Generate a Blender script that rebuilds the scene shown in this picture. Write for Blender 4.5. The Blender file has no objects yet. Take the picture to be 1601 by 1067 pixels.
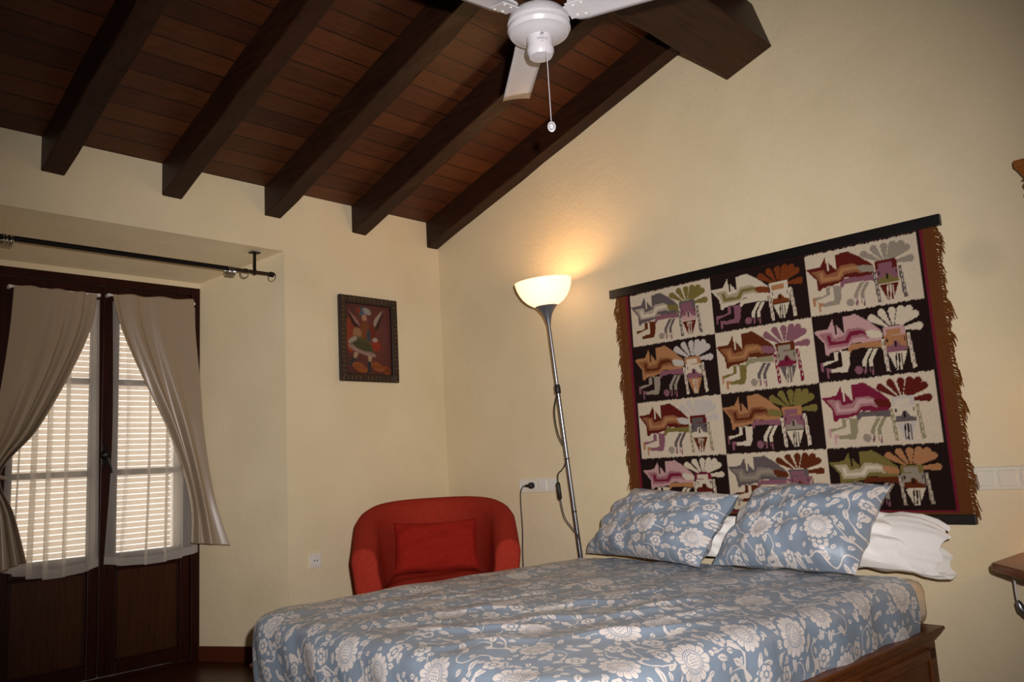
import bpy, math, random
import numpy as np
from mathutils import Vector, Matrix
random.seed(7); rng = np.random.default_rng(7)
PI = math.pi
S = bpy.context.scene
COL = S.collection

# ------------------------------------------------------------------ camera, world, lights, exposure
CAMZ = 0.97
YAW, PITCH, ROLL, FPX = 0.806986501, 0.15083459, -0.0569798534, 1260.68
def cam_axes():
    f = Vector((math.sin(YAW)*math.cos(PITCH), math.cos(YAW)*math.cos(PITCH), math.sin(PITCH)))
    rt = Vector((math.cos(YAW), -math.sin(YAW), 0)); up = rt.cross(f)
    c, s = math.cos(ROLL), math.sin(ROLL)
    return c*rt + s*up, -s*rt + c*up, f
RT, UP, FW = cam_axes()
cd = bpy.data.cameras.new('camera'); cam = bpy.data.objects.new('camera', cd); COL.objects.link(cam)
m = Matrix((RT, UP, -FW)).transposed().to_4x4(); m.translation = Vector((0, 0, CAMZ))
cam.matrix_world = m
cd.sensor_width = 36; cd.sensor_fit = 'HORIZONTAL'; cd.lens = FPX/1601*36; cd.clip_start = 0.02
S.camera = cam
S.view_settings.view_transform = 'Standard'; S.view_settings.look = 'None'
S.view_settings.gamma = 1; S.view_settings.exposure = 0
S.view_settings.use_curve_mapping = False

w = bpy.data.worlds.new('daylight'); S.world = w; w.use_nodes = True
w.node_tree.nodes['Background'].inputs[0].default_value = (1.0, 0.95, 0.89, 1)
w.node_tree.nodes['Background'].inputs[1].default_value = 2.2

# the camera's flash: small, cool, a little above and right of the lens
fl = bpy.data.lights.new('camera_flash', 'SPOT'); flo = bpy.data.objects.new('camera_flash', fl); COL.objects.link(flo)
fl.energy = 470; fl.color = (1.0, 0.95, 0.95); fl.shadow_soft_size = 0.02
fl.spot_size = math.radians(86); fl.spot_blend = 1.0
flo.location = Vector((0, 0, CAMZ)) + RT*0.10 + UP*0.13
flo.rotation_euler = (FW-UP*.045).to_track_quat('-Z', 'Y').to_euler()

# ------------------------------------------------------------------ helpers
def s2l(c):
    c = c/255.0
    return c/12.92 if c <= 0.04045 else ((c+0.055)/1.055)**2.4
def rgb(r, g, b): return (s2l(r), s2l(g), s2l(b), 1.0)

class E:
    """tiny expression wrapper over math nodes"""
    nt = None
    def __init__(s, v): s.v = v
    @staticmethod
    def op(name, *a, clamp=False):
        n = E.nt.nodes.new('ShaderNodeMath'); n.operation = name; n.use_clamp = clamp
        for i, x in enumerate(a):
            x = x.v if isinstance(x, E) else x
            if isinstance(x, (int, float)): n.inputs[i].default_value = x
            else: E.nt.links.new(x, n.inputs[i])
        return E(n.outputs[0])
    def __add__(a, b): return E.op('ADD', a, b)
    __radd__ = __add__
    def __sub__(a, b): return E.op('SUBTRACT', a, b)
    def __rsub__(a, b): return E.op('SUBTRACT', b, a)
    def __mul__(a, b): return E.op('MULTIPLY', a, b)
    __rmul__ = __mul__
    def __truediv__(a, b): return E.op('DIVIDE', a, b)
    def lt(a, b): return E.op('LESS_THAN', a, b)
    def gt(a, b): return E.op('GREATER_THAN', a, b)
def emax(a, b): return E.op('MAXIMUM', a, b)
def emin(a, b): return E.op('MINIMUM', a, b)
def eabs(a): return E.op('ABSOLUTE', a)
def ecos(a): return E.op('COSINE', a)
def esin(a): return E.op('SINE', a)

def newmat(name):
    mt = bpy.data.materials.new(name); mt.use_nodes = True
    nt = mt.node_tree; b = nt.nodes['Principled BSDF']
    return mt, nt, b
def noise(nt, scale, detail=4, rough=.5, coord='Object', stretch=None, dist=0):
    tc = nt.nodes.new('ShaderNodeTexCoord'); n = nt.nodes.new('ShaderNodeTexNoise')
    n.inputs['Scale'].default_value = scale; n.inputs['Detail'].default_value = detail
    n.inputs['Roughness'].default_value = rough; n.inputs['Distortion'].default_value = dist
    src = tc.outputs[coord]
    if stretch:
        mp = nt.nodes.new('ShaderNodeMapping'); mp.inputs['Scale'].default_value = stretch
        nt.links.new(src, mp.inputs[0]); src = mp.outputs[0]
    nt.links.new(src, n.inputs['Vector'])
    return n
def ramp(nt, fac, stops):
    r = nt.nodes.new('ShaderNodeValToRGB'); cr = r.color_ramp
    while len(cr.elements) < len(stops): cr.elements.new(0.5)
    for e, (p, c) in zip(cr.elements, stops): e.position = p; e.color = c
    nt.links.new(fac, r.inputs[0]); return r
def bump(nt, b, h, strength, dist=0.01):
    n = nt.nodes.new('ShaderNodeBump'); n.inputs['Strength'].default_value = strength; n.inputs['Distance'].default_value = dist
    nt.links.new(h, n.inputs['Height']); nt.links.new(n.outputs[0], b.inputs['Normal']); return n
def plain(name, col, rough=.5, metal=0, var=0.08, nscale=40, bmp=0.0, spec=0.5, sheen=0):
    mt, nt, b = newmat(name)
    n = noise(nt, nscale)
    lo = tuple(c*(1-var) for c in col[:3])+(1,); hi = tuple(min(1, c*(1+var)) for c in col[:3])+(1,)
    r = ramp(nt, n.outputs[0], [(.3, lo), (.7, hi)])
    nt.links.new(r.outputs[0], b.inputs['Base Color'])
    b.inputs['Roughness'].default_value = rough; b.inputs['Metallic'].default_value = metal
    b.inputs['Specular IOR Level'].default_value = spec
    b.inputs['Sheen Weight'].default_value = sheen
    if bmp: bump(nt, b, n.outputs[0], bmp, 0.002)
    return mt
def wood(name, c1, c2, axis=0, scale=6, rough=.45, streak=14, bmp=.3, spec=.22):
    mt, nt, b = newmat(name)
    st = [streak]*3; st[axis] = 1.0
    n = noise(nt, scale, 6, .6, stretch=st, dist=.6)
    n2 = noise(nt, 2.2, 3)
    mx = nt.nodes.new('ShaderNodeMath'); mx.operation = 'MULTIPLY_ADD'
    nt.links.new(n.outputs[0], mx.inputs[0]); mx.inputs[1].default_value = .7
    h = nt.nodes.new('ShaderNodeMath'); h.operation = 'MULTIPLY'; nt.links.new(n2.outputs[0], h.inputs[0]); h.inputs[1].default_value = .3
    nt.links.new(h.outputs[0], mx.inputs[2])
    r = ramp(nt, mx.outputs[0], [(.32, c1), (.68, c2)])
    nt.links.new(r.outputs[0], b.inputs['Base Color']); b.inputs['Roughness'].default_value = rough
    b.inputs['Specular IOR Level'].default_value = spec
    bump(nt, b, n.outputs[0], bmp, 0.003)
    return mt

class MB:
    def __init__(s): s.v = []; s.f = []; s.uv = None
    def add(s, vs, fs):
        o = len(s.v); s.v += [tuple(p) for p in vs]; s.f += [tuple(i+o for i in f) for f in fs]; return s
    def box(s, x0, x1, y0, y1, z0, z1, M=None):
        vs = [Vector((x, y, z)) for x in (x0, x1) for y in (y0, y1) for z in (z0, z1)]
        if M: vs = [M @ p for p in vs]
        return s.add(vs, [(0,1,3,2),(4,6,7,5),(0,4,5,1),(2,3,7,6),(0,2,6,4),(1,5,7,3)])
    def hexa(s, b, t):
        """b, t: four points each, bottom and top loops"""
        return s.add(list(b)+list(t), [(3,2,1,0),(4,5,6,7)]+[(i,(i+1)%4,4+(i+1)%4,4+i) for i in range(4)])
    def lathe(s, prof, n=32, M=None):
        vs = []
        for r, z in prof:
            for k in range(n):
                a = 2*PI*k/n; p = Vector((r*math.cos(a), r*math.sin(a), z)); vs.append(M @ p if M else p)
        fs = [(i*n+k, i*n+(k+1)%n, (i+1)*n+(k+1)%n, (i+1)*n+k) for i in range(len(prof)-1) for k in range(n)]
        if prof[0][0] > 1e-6 and prof[0] != prof[-1]: fs.append(tuple(range(n-1, -1, -1)))
        if prof[-1][0] > 1e-6 and prof[0] != prof[-1]: fs.append(tuple((len(prof)-1)*n+k for k in range(n)))
        return s.add(vs, fs)
    def tube(s, pts, r, n=10, cap=True):
        pts = [Vector(p) for p in pts]; rs = r if isinstance(r, (list, tuple)) else [r]*len(pts)
        vs = []; up = Vector((0, 0, 1))
        t0 = (pts[1]-pts[0]).normalized()
        if abs(t0.dot(up)) > .95: up = Vector((1, 0, 0))
        a = t0.cross(up).normalized()
        for i, p in enumerate(pts):
            t = (pts[min(i+1, len(pts)-1)]-pts[max(i-1, 0)]).normalized()
            a = (a - t*a.dot(t)).normalized(); b = t.cross(a)
            for k in range(n):
                g = 2*PI*k/n; vs.append(p + (a*math.cos(g)+b*math.sin(g))*rs[i])
        fs = [(i*n+k, i*n+(k+1)%n, (i+1)*n+(k+1)%n, (i+1)*n+k) for i in range(len(pts)-1) for k in range(n)]
        if cap: fs += [tuple(range(n-1, -1, -1)), tuple((len(pts)-1)*n+k for k in range(n))]
        return s.add(vs, fs)
    def torus(s, c, R, r, M=None, n=24, k2=8):
        vs = []
        for i in range(n):
            a = 2*PI*i/n
            for j in range(k2):
                b = 2*PI*j/k2; p = Vector(((R+r*math.cos(b))*math.cos(a), (R+r*math.cos(b))*math.sin(a), r*math.sin(b)))
                vs.append((M @ p if M else p)+Vector(c))
        return s.add(vs, [(i*k2+j, ((i+1)%n)*k2+j, ((i+1)%n)*k2+(j+1)%k2, i*k2+(j+1)%k2) for i in range(n) for j in range(k2)])
    def grid(s, P, closed_u=False):
        """P: rows x cols array of points"""
        R_, C_ = len(P), len(P[0])
        vs = [p for row in P for p in row]
        fs = []
        for i in range(R_-1):
            for j in range(C_ if closed_u else C_-1):
                fs.append((i*C_+j, i*C_+(j+1)%C_, (i+1)*C_+(j+1)%C_, (i+1)*C_+j))
        return s.add(vs, fs)

def obj(name, mb, mat, parent=None, smooth=False, bevel=0, uv=None, cols=None, subsurf=0, solid=0, angle=40):
    me = bpy.data.meshes.new(name); me.from_pydata(mb.v, [], mb.f); me.update()
    if uv is not None:
        ul = me.uv_layers.new(name='UVMap'); a = np.asarray(uv, dtype=np.float32)
        idx = np.zeros(len(me.loops), dtype=np.int32); me.loops.foreach_get('vertex_index', idx)
        ul.data.foreach_set('uv', a[idx].ravel())
    if cols is not None:
        ca = me.color_attributes.new('Col', 'FLOAT_COLOR', 'POINT'); ca.data.foreach_set('color', np.asarray(cols, dtype=np.float32).ravel())
    if mat: me.materials.append(mat)
    if smooth:
        me.polygons.foreach_set('use_smooth', [True]*len(me.polygons))
        if angle < 180: me.set_sharp_from_angle(angle=math.radians(angle))
    o = bpy.data.objects.new(name, me); COL.objects.link(o)
    if parent: o.parent = parent
    if solid:
        md = o.modifiers.new('thickness', 'SOLIDIFY'); md.thickness = solid; md.offset = 0
    if bevel:
        md = o.modifiers.new('bevel', 'BEVEL'); md.width = bevel; md.segments = 3; md.limit_method = 'ANGLE'
    if subsurf:
        md = o.modifiers.new('smooth', 'SUBSURF'); md.levels = subsurf; md.render_levels = subsurf
    return o
def tag(o, label, cat, group=None, kind=None):
    if label: o['label'] = label
    if cat: o['category'] = cat
    if group: o['group'] = group
    if kind: o['kind'] = kind
    return o
def struct(o, label=None):
    o['kind'] = 'structure'
    if label: o['label'] = label
    return o
def thing(name, label, cat, loc=(0,0,0), rz=0, group=None):
    o = bpy.data.objects.new(name, None); COL.objects.link(o); o.location = loc; o.rotation_euler = (0, 0, rz); o.empty_display_size = .1
    return tag(o, label, cat, group)

# ------------------------------------------------------------------ materials
def wall_mat():
    mt, nt, b = newmat('cream_plaster')
    n = noise(nt, 3, 4); r = ramp(nt, n.outputs[0], [(.3, rgb(224,206,168)), (.7, rgb(231,213,176))])
    # faint soft grey spots mixed into the wall colour, each with a fixed place
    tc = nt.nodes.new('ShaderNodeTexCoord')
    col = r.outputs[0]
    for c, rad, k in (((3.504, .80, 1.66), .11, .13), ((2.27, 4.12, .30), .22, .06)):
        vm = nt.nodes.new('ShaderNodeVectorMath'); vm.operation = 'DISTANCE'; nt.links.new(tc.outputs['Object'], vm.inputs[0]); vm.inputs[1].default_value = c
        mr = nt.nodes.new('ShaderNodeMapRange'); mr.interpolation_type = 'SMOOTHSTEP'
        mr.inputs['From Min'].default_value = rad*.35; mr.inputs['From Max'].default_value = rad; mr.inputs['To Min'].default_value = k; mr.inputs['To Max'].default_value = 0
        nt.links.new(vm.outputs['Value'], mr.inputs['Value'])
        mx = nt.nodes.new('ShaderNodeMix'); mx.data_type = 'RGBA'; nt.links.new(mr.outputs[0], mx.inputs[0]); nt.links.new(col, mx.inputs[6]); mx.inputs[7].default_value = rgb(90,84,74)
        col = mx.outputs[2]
    nt.links.new(col, b.inputs['Base Color']); b.inputs['Roughness'].default_value = .75; b.inputs['Specular IOR Level'].default_value = .3
    n2 = noise(nt, 38, 5, .6); n3 = noise(nt, 6, 2)
    a = nt.nodes.new('ShaderNodeMath'); a.operation = 'MULTIPLY_ADD'; nt.links.new(n3.outputs[0], a.inputs[0]); a.inputs[1].default_value = 2.0; nt.links.new(n2.outputs[0], a.inputs[2])
    bump(nt, b, a.outputs[0], .35, .006)
    return mt
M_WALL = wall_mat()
ROOF_SL = .302
def board_mat():
    mt, nt, b = newmat('stained_ceiling_boards'); E.nt = nt
    tc = nt.nodes.new('ShaderNodeTexCoord'); sp = nt.nodes.new('ShaderNodeSeparateXYZ'); nt.links.new(tc.outputs['Object'], sp.inputs[0])
    x, y = E(sp.outputs[0]), E(sp.outputs[1])
    t = (4.0-y)*(1.045/.118); bay = E.op('FLOOR', (x+.48)/.578); row = E.op('FLOOR', t); fr = t-row
    wn = nt.nodes.new('ShaderNodeTexWhiteNoise'); wn.noise_dimensions = '2D'
    cb = nt.nodes.new('ShaderNodeCombineXYZ'); nt.links.new(bay.v, cb.inputs[0]); nt.links.new(row.v, cb.inputs[1]); nt.links.new(cb.outputs[0], wn.inputs['Vector'])
    n = noise(nt, 5, 6, .65, stretch=(1.2, 16, 16), dist=1.2); n2 = noise(nt, 3.0, 3)
    v = E(wn.outputs[0])*.24 + E(n.outputs[0])*.62 + E(n2.outputs[0])*.3
    r = ramp(nt, v.v, [(.28, rgb(38,17,8)), (.58, rgb(74,36,15)), (.9, rgb(102,56,25))])
    gap = emax(fr.lt(.045), fr.gt(.985))
    mx = nt.nodes.new('ShaderNodeMix'); mx.data_type = 'RGBA'; nt.links.new(gap.v, mx.inputs[0]); nt.links.new(r.outputs[0], mx.inputs[6]); mx.inputs[7].default_value = rgb(24,10,6)
    nt.links.new(mx.outputs[2], b.inputs['Base Color']); b.inputs['Roughness'].default_value = .5; b.inputs['Specular IOR Level'].default_value = .35
    h = E(n.outputs[0])*.3 - gap*1.0
    bump(nt, b, h.v, .5, .006)
    return mt
M_BOARD = board_mat()
M_RAFTER = wood('dark_stained_rafter', rgb(28,14,8), rgb(58,31,16), axis=1, scale=5, rough=.5)
M_PURLIN = wood('dark_stained_purlin', rgb(34,17,9), rgb(66,37,19), axis=0, scale=4, rough=.5)
M_DOOR = wood('dark_mahogany', rgb(30,10,5), rgb(54,20,10), axis=2, scale=6, rough=.35)
M_DPANEL = wood('brown_door_panel', rgb(48,24,9), rgb(74,42,18), axis=2, scale=7, rough=.4)
M_FLOOR = wood('reddish_floor', rgb(48,22,12), rgb(78,38,20), axis=0, scale=3, rough=.3)
M_BASE = plain('red_brown_skirting', rgb(82,36,18), .4)
M_TAUPE = plain('taupe_satin', rgb(162,142,118), .34, spec=.6, var=.02, nscale=200)
M_BLACK = plain('black_lacquer', rgb(16,13,12), .35, var=.02)
M_IRON = plain('black_iron', rgb(22,18,17), .35, metal=.4)
M_BRONZE = plain('bronze_rod', rgb(62,44,32), .35, metal=.5)
M_CHROME = plain('chrome', rgb(190,188,184), .22, metal=1, var=.02)
M_STEEL = plain('brushed_steel', rgb(150,150,152), .3, metal=.9, var=.03)
M_GREYCUP = plain('grey_lamp_cup', rgb(120,122,128), .4, metal=.6)
M_WHITEP = plain('white_plastic', rgb(226,222,214), .35, var=.01)
M_CREAMP = plain('cream_plastic', rgb(228,220,200), .3, var=.01)
M_HOLE = plain('socket_recess', rgb(70,66,60), .6)
M_FAN = plain('white_enamel', rgb(196,192,194), .3, var=.01, spec=.6)
M_FANGREY = plain('grey_print', rgb(60,60,70), .5)
M_RED = plain('red_cotton', rgb(160,50,36), .9, var=.10, nscale=60, bmp=.15, spec=.06)
M_REDC = plain('red_cushion', rgb(150,36,26), .9, var=.08, nscale=60, bmp=.15, spec=.06)
M_CREAM = plain('cream_fitted_sheet', rgb(226,206,178), .8, var=.03, bmp=.1)
M_WHITEC = plain('white_cotton', rgb(246,242,234), .8, var=.02, nscale=90, bmp=.15)
M_BEDWOOD = wood('walnut_bed', rgb(84,44,20), rgb(124,72,36), axis=0, scale=5, rough=.35)
M_CABWOOD = wood('orange_wood', rgb(120,66,22), rgb(160,96,38), axis=1, scale=5, rough=.4)
M_TABLE = wood('brown_shelf', rgb(100,54,28), rgb(140,84,48), axis=1, scale=5, rough=.3)
M_RUST = plain('rust_wool', rgb(108,64,26), .9, var=.18, nscale=150, spec=.1)
M_CORD = plain('black_cord', rgb(26,22,20), .5)

def vcol_mat(name, rough=.9, weave=0, spec=.15):
    mt, nt, b = newmat(name)
    a = nt.nodes.new('ShaderNodeVertexColor'); a.layer_name = 'Col'
    n = noise(nt, 160, 3); hs = nt.nodes.new('ShaderNodeMapRange'); nt.links.new(n.outputs[0], hs.inputs[0]); hs.inputs['To Min'].default_value = .8; hs.inputs['To Max'].default_value = 1.2
    mx = nt.nodes.new('ShaderNodeVectorMath'); mx.operation = 'SCALE'; nt.links.new(a.outputs[0], mx.inputs[0]); nt.links.new(hs.outputs[0], mx.inputs['Scale'])
    nt.links.new(mx.outputs[0], b.inputs['Base Color']); b.inputs['Roughness'].default_value = rough; b.inputs['Specular IOR Level'].default_value = spec
    if weave:
        wv = nt.nodes.new('ShaderNodeTexWave'); wv.bands_direction = 'Y'; tc = nt.nodes.new('ShaderNodeTexCoord'); nt.links.new(tc.outputs['Object'], wv.inputs['Vector'])
        wv.inputs['Scale'].default_value = weave; wv.inputs['Distortion'].default_value = 2
        bump(nt, b, wv.outputs[1], .35, .002)
    return mt
M_TAP = vcol_mat('woven_wool', .95, 60, .05)
M_PAINT = vcol_mat('oil_paint', .45, 0, .3)

def sheer_mat():
    mt = bpy.data.materials.new('white_sheer_voile'); mt.use_nodes = True; nt = mt.node_tree; nt.nodes.clear()
    out = nt.nodes.new('ShaderNodeOutputMaterial'); mix = nt.nodes.new('ShaderNodeMixShader'); m2 = nt.nodes.new('ShaderNodeMixShader')
    tr = nt.nodes.new('ShaderNodeBsdfTransparent'); tl = nt.nodes.new('ShaderNodeBsdfTranslucent'); df = nt.nodes.new('ShaderNodeBsdfDiffuse')
    tr.inputs[0].default_value = (.97, .95, .92, 1); tl.inputs[0].default_value = rgb(240,236,228); df.inputs[0].default_value = rgb(238,232,222)
    m2.inputs[0].default_value = .5; nt.links.new(tl.outputs[0], m2.inputs[1]); nt.links.new(df.outputs[0], m2.inputs[2])
    n = noise(nt, 500, 2); mr = nt.nodes.new('ShaderNodeMapRange'); nt.links.new(n.outputs[0], mr.inputs[0]); mr.inputs['To Min'].default_value = .50; mr.inputs['To Max'].default_value = .66
    # seen edge-on (in the folds) the voile is denser
    lw = nt.nodes.new('ShaderNodeLayerWeight'); lw.inputs[0].default_value = .35
    ad = nt.nodes.new('ShaderNodeMath'); ad.operation = 'ADD'; ad.use_clamp = True; nt.links.new(mr.outputs[0], ad.inputs[0]); nt.links.new(lw.outputs['Facing'], ad.inputs[1])
    ml = nt.nodes.new('ShaderNodeMath'); ml.operation = 'MULTIPLY'; nt.links.new(ad.outputs[0], ml.inputs[0]); ml.inputs[1].default_value = .80
    nt.links.new(ml.outputs[0], mix.inputs[0]); nt.links.new(tr.outputs[0], mix.inputs[1]); nt.links.new(m2.outputs[0], mix.inputs[2])
    nt.links.new(mix.outputs[0], out.inputs[0]); return mt
M_SHEER = sheer_mat()
def slat_mat():
    mt = bpy.data.materials.new('translucent_shutter_plastic'); mt.use_nodes = True; nt = mt.node_tree; nt.nodes.clear()
    out = nt.nodes.new('ShaderNodeOutputMaterial'); mix = nt.nodes.new('ShaderNodeMixShader')
    tl = nt.nodes.new('ShaderNodeBsdfTranslucent'); df = nt.nodes.new('ShaderNodeBsdfDiffuse')
    n = noise(nt, 30, 2); r = ramp(nt, n.outputs[0], [(.3, rgb(208,188,170)), (.7, rgb(216,198,180))])
    nt.links.new(r.outputs[0], tl.inputs[0]); nt.links.new(r.outputs[0], df.inputs[0]); mix.inputs[0].default_value = .35
    nt.links.new(tl.outputs[0], mix.inputs[1]); nt.links.new(df.outputs[0], mix.inputs[2]); nt.links.new(mix.outputs[0], out.inputs[0]); return mt
M_SLAT = slat_mat()
def glass_mat():
    mt, nt, b = newmat('window_glass'); b.inputs['Base Color'].default_value = (.97,.98,.97,1)
    n = noise(nt, 5); r = ramp(nt, n.outputs[0], [(0,(.01,.01,.01,1)),(1,(.03,.03,.03,1))]); nt.links.new(r.outputs[0], b.inputs['Roughness'])
    b.inputs['Transmission Weight'].default_value = 1; b.inputs['IOR'].default_value = 1.02; return mt
M_GLASS = glass_mat()
def shade_mat():
    mt, nt, b = newmat('lit_opal_glass'); n = noise(nt, 4)
    r = ramp(nt, n.outputs[0], [(.3, (1,.58,.31,1)), (.7, (1,.61,.34,1))])
    b.inputs['Base Color'].default_value = rgb(240,228,200); b.inputs['Roughness'].default_value = .3
    nt.links.new(r.outputs[0], b.inputs['Emission Color']); b.inputs['Emission Strength'].default_value = 1.7
    return mt
M_SHADE = shade_mat()

def floral_mat():
    mt, nt, b = newmat('blue_floral_cotton'); E.nt = nt
    tc = nt.nodes.new('ShaderNodeTexCoord')
    wob = nt.nodes.new('ShaderNodeTexNoise'); wob.inputs['Scale'].default_value = 18; wob.noise_dimensions = '2D'; nt.links.new(tc.outputs['UV'], wob.inputs['Vector'])
    vs = nt.nodes.new('ShaderNodeVectorMath'); vs.operation = 'MULTIPLY_ADD'; nt.links.new(wob.outputs['Color'], vs.inputs[0]); vs.inputs[1].default_value = (.010,.010,0); nt.links.new(tc.outputs['UV'], vs.inputs[2])
    UV = vs.outputs[0]
    def layer(period, rnd, off):
        mp = nt.nodes.new('ShaderNodeVectorMath'); mp.operation = 'ADD'; nt.links.new(UV, mp.inputs[0]); mp.inputs[1].default_value = (off, off*.7, 0)
        vo = nt.nodes.new('ShaderNodeTexVoronoi'); vo.voronoi_dimensions = '2D'; vo.inputs['Scale'].default_value = 1/period; vo.inputs['Randomness'].default_value = rnd
        nt.links.new(mp.outputs[0], vo.inputs['Vector'])
        d = nt.nodes.new('ShaderNodeVectorMath'); d.operation = 'SUBTRACT'; nt.links.new(mp.outputs[0], d.inputs[0]); nt.links.new(vo.outputs['Position'], d.inputs[1])
        sp = nt.nodes.new('ShaderNodeSeparateXYZ'); nt.links.new(d.outputs[0], sp.inputs[0])
        sc = nt.nodes.new('ShaderNodeSeparateColor'); nt.links.new(vo.outputs['Color'], sc.inputs[0])
        x, y = E(sp.outputs[0]), E(sp.outputs[1])
        r = E.op('SQRT', x*x+y*y); th = E.op('ARCTAN2', y, x) + E(sc.outputs[0])*6.283
        return x, y, r, th, E(sc.outputs[1]), E(sc.outputs[2])
    def mul(*a):
        o = a[0]
        for q in a[1:]: o = o*q
        return o
    inv = lambda e: 1-e
    # large daisies, two looks
    x, y, r, th, c1, c2 = layer(.235, .5, 0)
    R = .046 + c1*.020; t = r/R
    pk = eabs(ecos(th*6.5)); edge = E.op('POWER', pk, .5)*.24+.76
    disc = t.lt(edge)
    vein = mul((pk*t).lt(.10), t.gt(.60))
    vein2 = mul(eabs(esin(th*13)).lt(.30), t.gt(.58), t.lt(.74))
    ring = emax(eabs(t-.55).lt(.022), eabs(t-.47).lt(.016))
    inner_edge = eabs(t - (.34+.05*eabs(ecos(th*4)))).lt(.022)
    ck = mul(esin(x*780).gt(.0), esin(y*780).gt(0), t.lt(.26))
    big = mul(disc, inv(emax(vein, vein2)), inv(ring), inv(inner_edge), inv(ck))
    zone = t.lt(1.10)
    # mid flowers
    x, y, r, th, c1, c2 = layer(.135, .8, .37)
    R = .020+.012*c1; t = r/R; pk = eabs(ecos(th*3))
    mid = mul(t.lt(E.op('POWER', pk, .5)*.28+.72), inv((pk*t).lt(.10)*t.gt(.45)), inv(eabs(t-.36).lt(.09)), inv(zone))
    zone2 = emax(zone, t.lt(1.15))
    # leaves in two densities
    def leaves(period, off, L, W):
        x, y, r, th, c1, c2 = layer(period, .85, off)
        lx = r*ecos(th); ly = eabs(r*esin(th)); q = lx/L
        leaf = ly.lt((1-q*q)*W); rib = mul(ly.lt(.0011), lx.gt(-L*.5)); 
        return mul(leaf, inv(rib))
    lf = emax(leaves(.070, 1.3, .024, .0095), leaves(.052, 2.9, .012, .0075))
    # stems: thin contour lines of a smooth noise
    nn = nt.nodes.new('ShaderNodeTexNoise'); nn.noise_dimensions = '2D'; nn.inputs['Scale'].default_value = 7; nn.inputs['Detail'].default_value = 1; nt.links.new(UV, nn.inputs['Vector'])
    stem = eabs(E(nn.outputs[0])-.5).lt(.010)
    white = emax(mul(big, zone), emax(mid, mul(emax(lf, stem), inv(zone2))))
    mx = nt.nodes.new('ShaderNodeMix'); mx.data_type = 'RGBA'; nt.links.new(white.v, mx.inputs[0])
    mx.inputs[6].default_value = rgb(137,151,166); mx.inputs[7].default_value = rgb(226,216,208)
    nt.links.new(mx.outputs[2], b.inputs['Base Color']); b.inputs['Roughness'].default_value = .40; b.inputs['Specular IOR Level'].default_value = .5; b.inputs['Sheen Weight'].default_value = .04
    w2 = nt.nodes.new('ShaderNodeTexNoise'); w2.inputs['Scale'].default_value = 9; w2.inputs['Detail'].default_value = 3; nt.links.new(tc.outputs['UV'], w2.inputs['Vector'])
    bump(nt, b, w2.outputs[0], .35, .02)
    return mt
M_FLORAL = floral_mat()

# ------------------------------------------------------------------ room
XR, YB, YD, XL, YF = 3.504, 4.0, 4.50, -1.5, -1.5
def roofz(y): return 2.60 + ROOF_SL*(YB-y)
# back wall with the splayed door recess
RX0, RX1, IX0, IX1, RZ, IZ, DZ = .70, 2.342, 1.0, 2.082, 2.240, 2.116, 2.086
W = MB()
def quad(a, b, c, d): W.add([a, b, c, d], [(0, 1, 2, 3)])
top = roofz(YB)+.08
quad((XL-.1,YB,0),(RX0,YB,0),(RX0,YB,RZ),(XL-.1,YB,RZ)); quad((RX1,YB,0),(XR+.1,YB,0),(XR+.1,YB,RZ),(RX1,YB,RZ))
quad((XL-.1,YB,RZ),(XR+.1,YB,RZ),(XR+.1,YB,top),(XL-.1,YB,top))
quad((RX1,YB,0),(RX1,YB,RZ),(IX1,YD,IZ),(IX1,YD,0)); quad((RX0,YB,RZ),(RX0,YB,0),(IX0,YD,0),(IX0,YD,IZ))
quad((RX0,YB,RZ),(IX0,YD,IZ),(IX1,YD,IZ),(RX1,YB,RZ))
quad((IX0,YD,DZ),(IX0,YD,IZ),(IX1,YD,IZ),(IX1,YD,DZ)); quad((IX0,YD,DZ),(IX1,YD,DZ),(IX1,YD+.35,DZ),(IX0,YD+.35,DZ))
quad((IX1,YD,0),(IX1,YD,DZ),(IX1+.05,YD+.35,DZ),(IX1+.05,YD+.35,0)); quad((IX0,YD,0),(IX0-.05,YD+.35,0),(IX0-.05,YD+.35,DZ),(IX0,YD,DZ))
# outer leaf of the wall
Q = YD+.35
quad((XL-.1,Q,0),(IX0-.05,Q,0),(IX0-.05,Q,top),(XL-.1,Q,top)); quad((IX1+.05,Q,0),(XR+.1,Q,0),(XR+.1,Q,top),(IX1+.05,Q,top)); quad((IX0-.05,Q,DZ),(IX1+.05,Q,DZ),(IX1+.05,Q,top),(IX0-.05,Q,top))
quad((XL-.1,YB,top),(XR+.1,YB,top),(XR+.1,Q,top),(XL-.1,Q,top)); quad((XL-.1,YB,0),(XL-.1,YB,top),(XL-.1,Q,top),(XL-.1,Q,0)); quad((XR+.1,YB,0),(XR+.1,Q,0),(XR+.1,Q,top),(XR+.1,YB,top))
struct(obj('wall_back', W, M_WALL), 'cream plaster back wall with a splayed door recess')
def gable(x0, x1, nm, lab):
    b = MB(); z0, z1 = roofz(YB)+.05, roofz(YF)+.05
    b.hexa([(x0,YF,0),(x1,YF,0),(x1,YB,0),(x0,YB,0)], [(x0,YF,z1),(x1,YF,z1),(x1,YB,z0),(x0,YB,z0)])
    return struct(obj(nm, b, M_WALL), lab)
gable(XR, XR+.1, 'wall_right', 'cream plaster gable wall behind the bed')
gable(XL-.1, XL, 'wall_left', 'cream plaster wall')
struct(obj('wall_front', MB().box(XL-.1, XR+.1, YF-.1, YF, 0, roofz(YF)+.05), M_WALL), 'cream plaster wall')
struct(obj('floor', MB().box(XL-.1, XR+.1, YF-.1, Q, -.06, 0), M_FLOOR), 'dark reddish brown floor')
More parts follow.
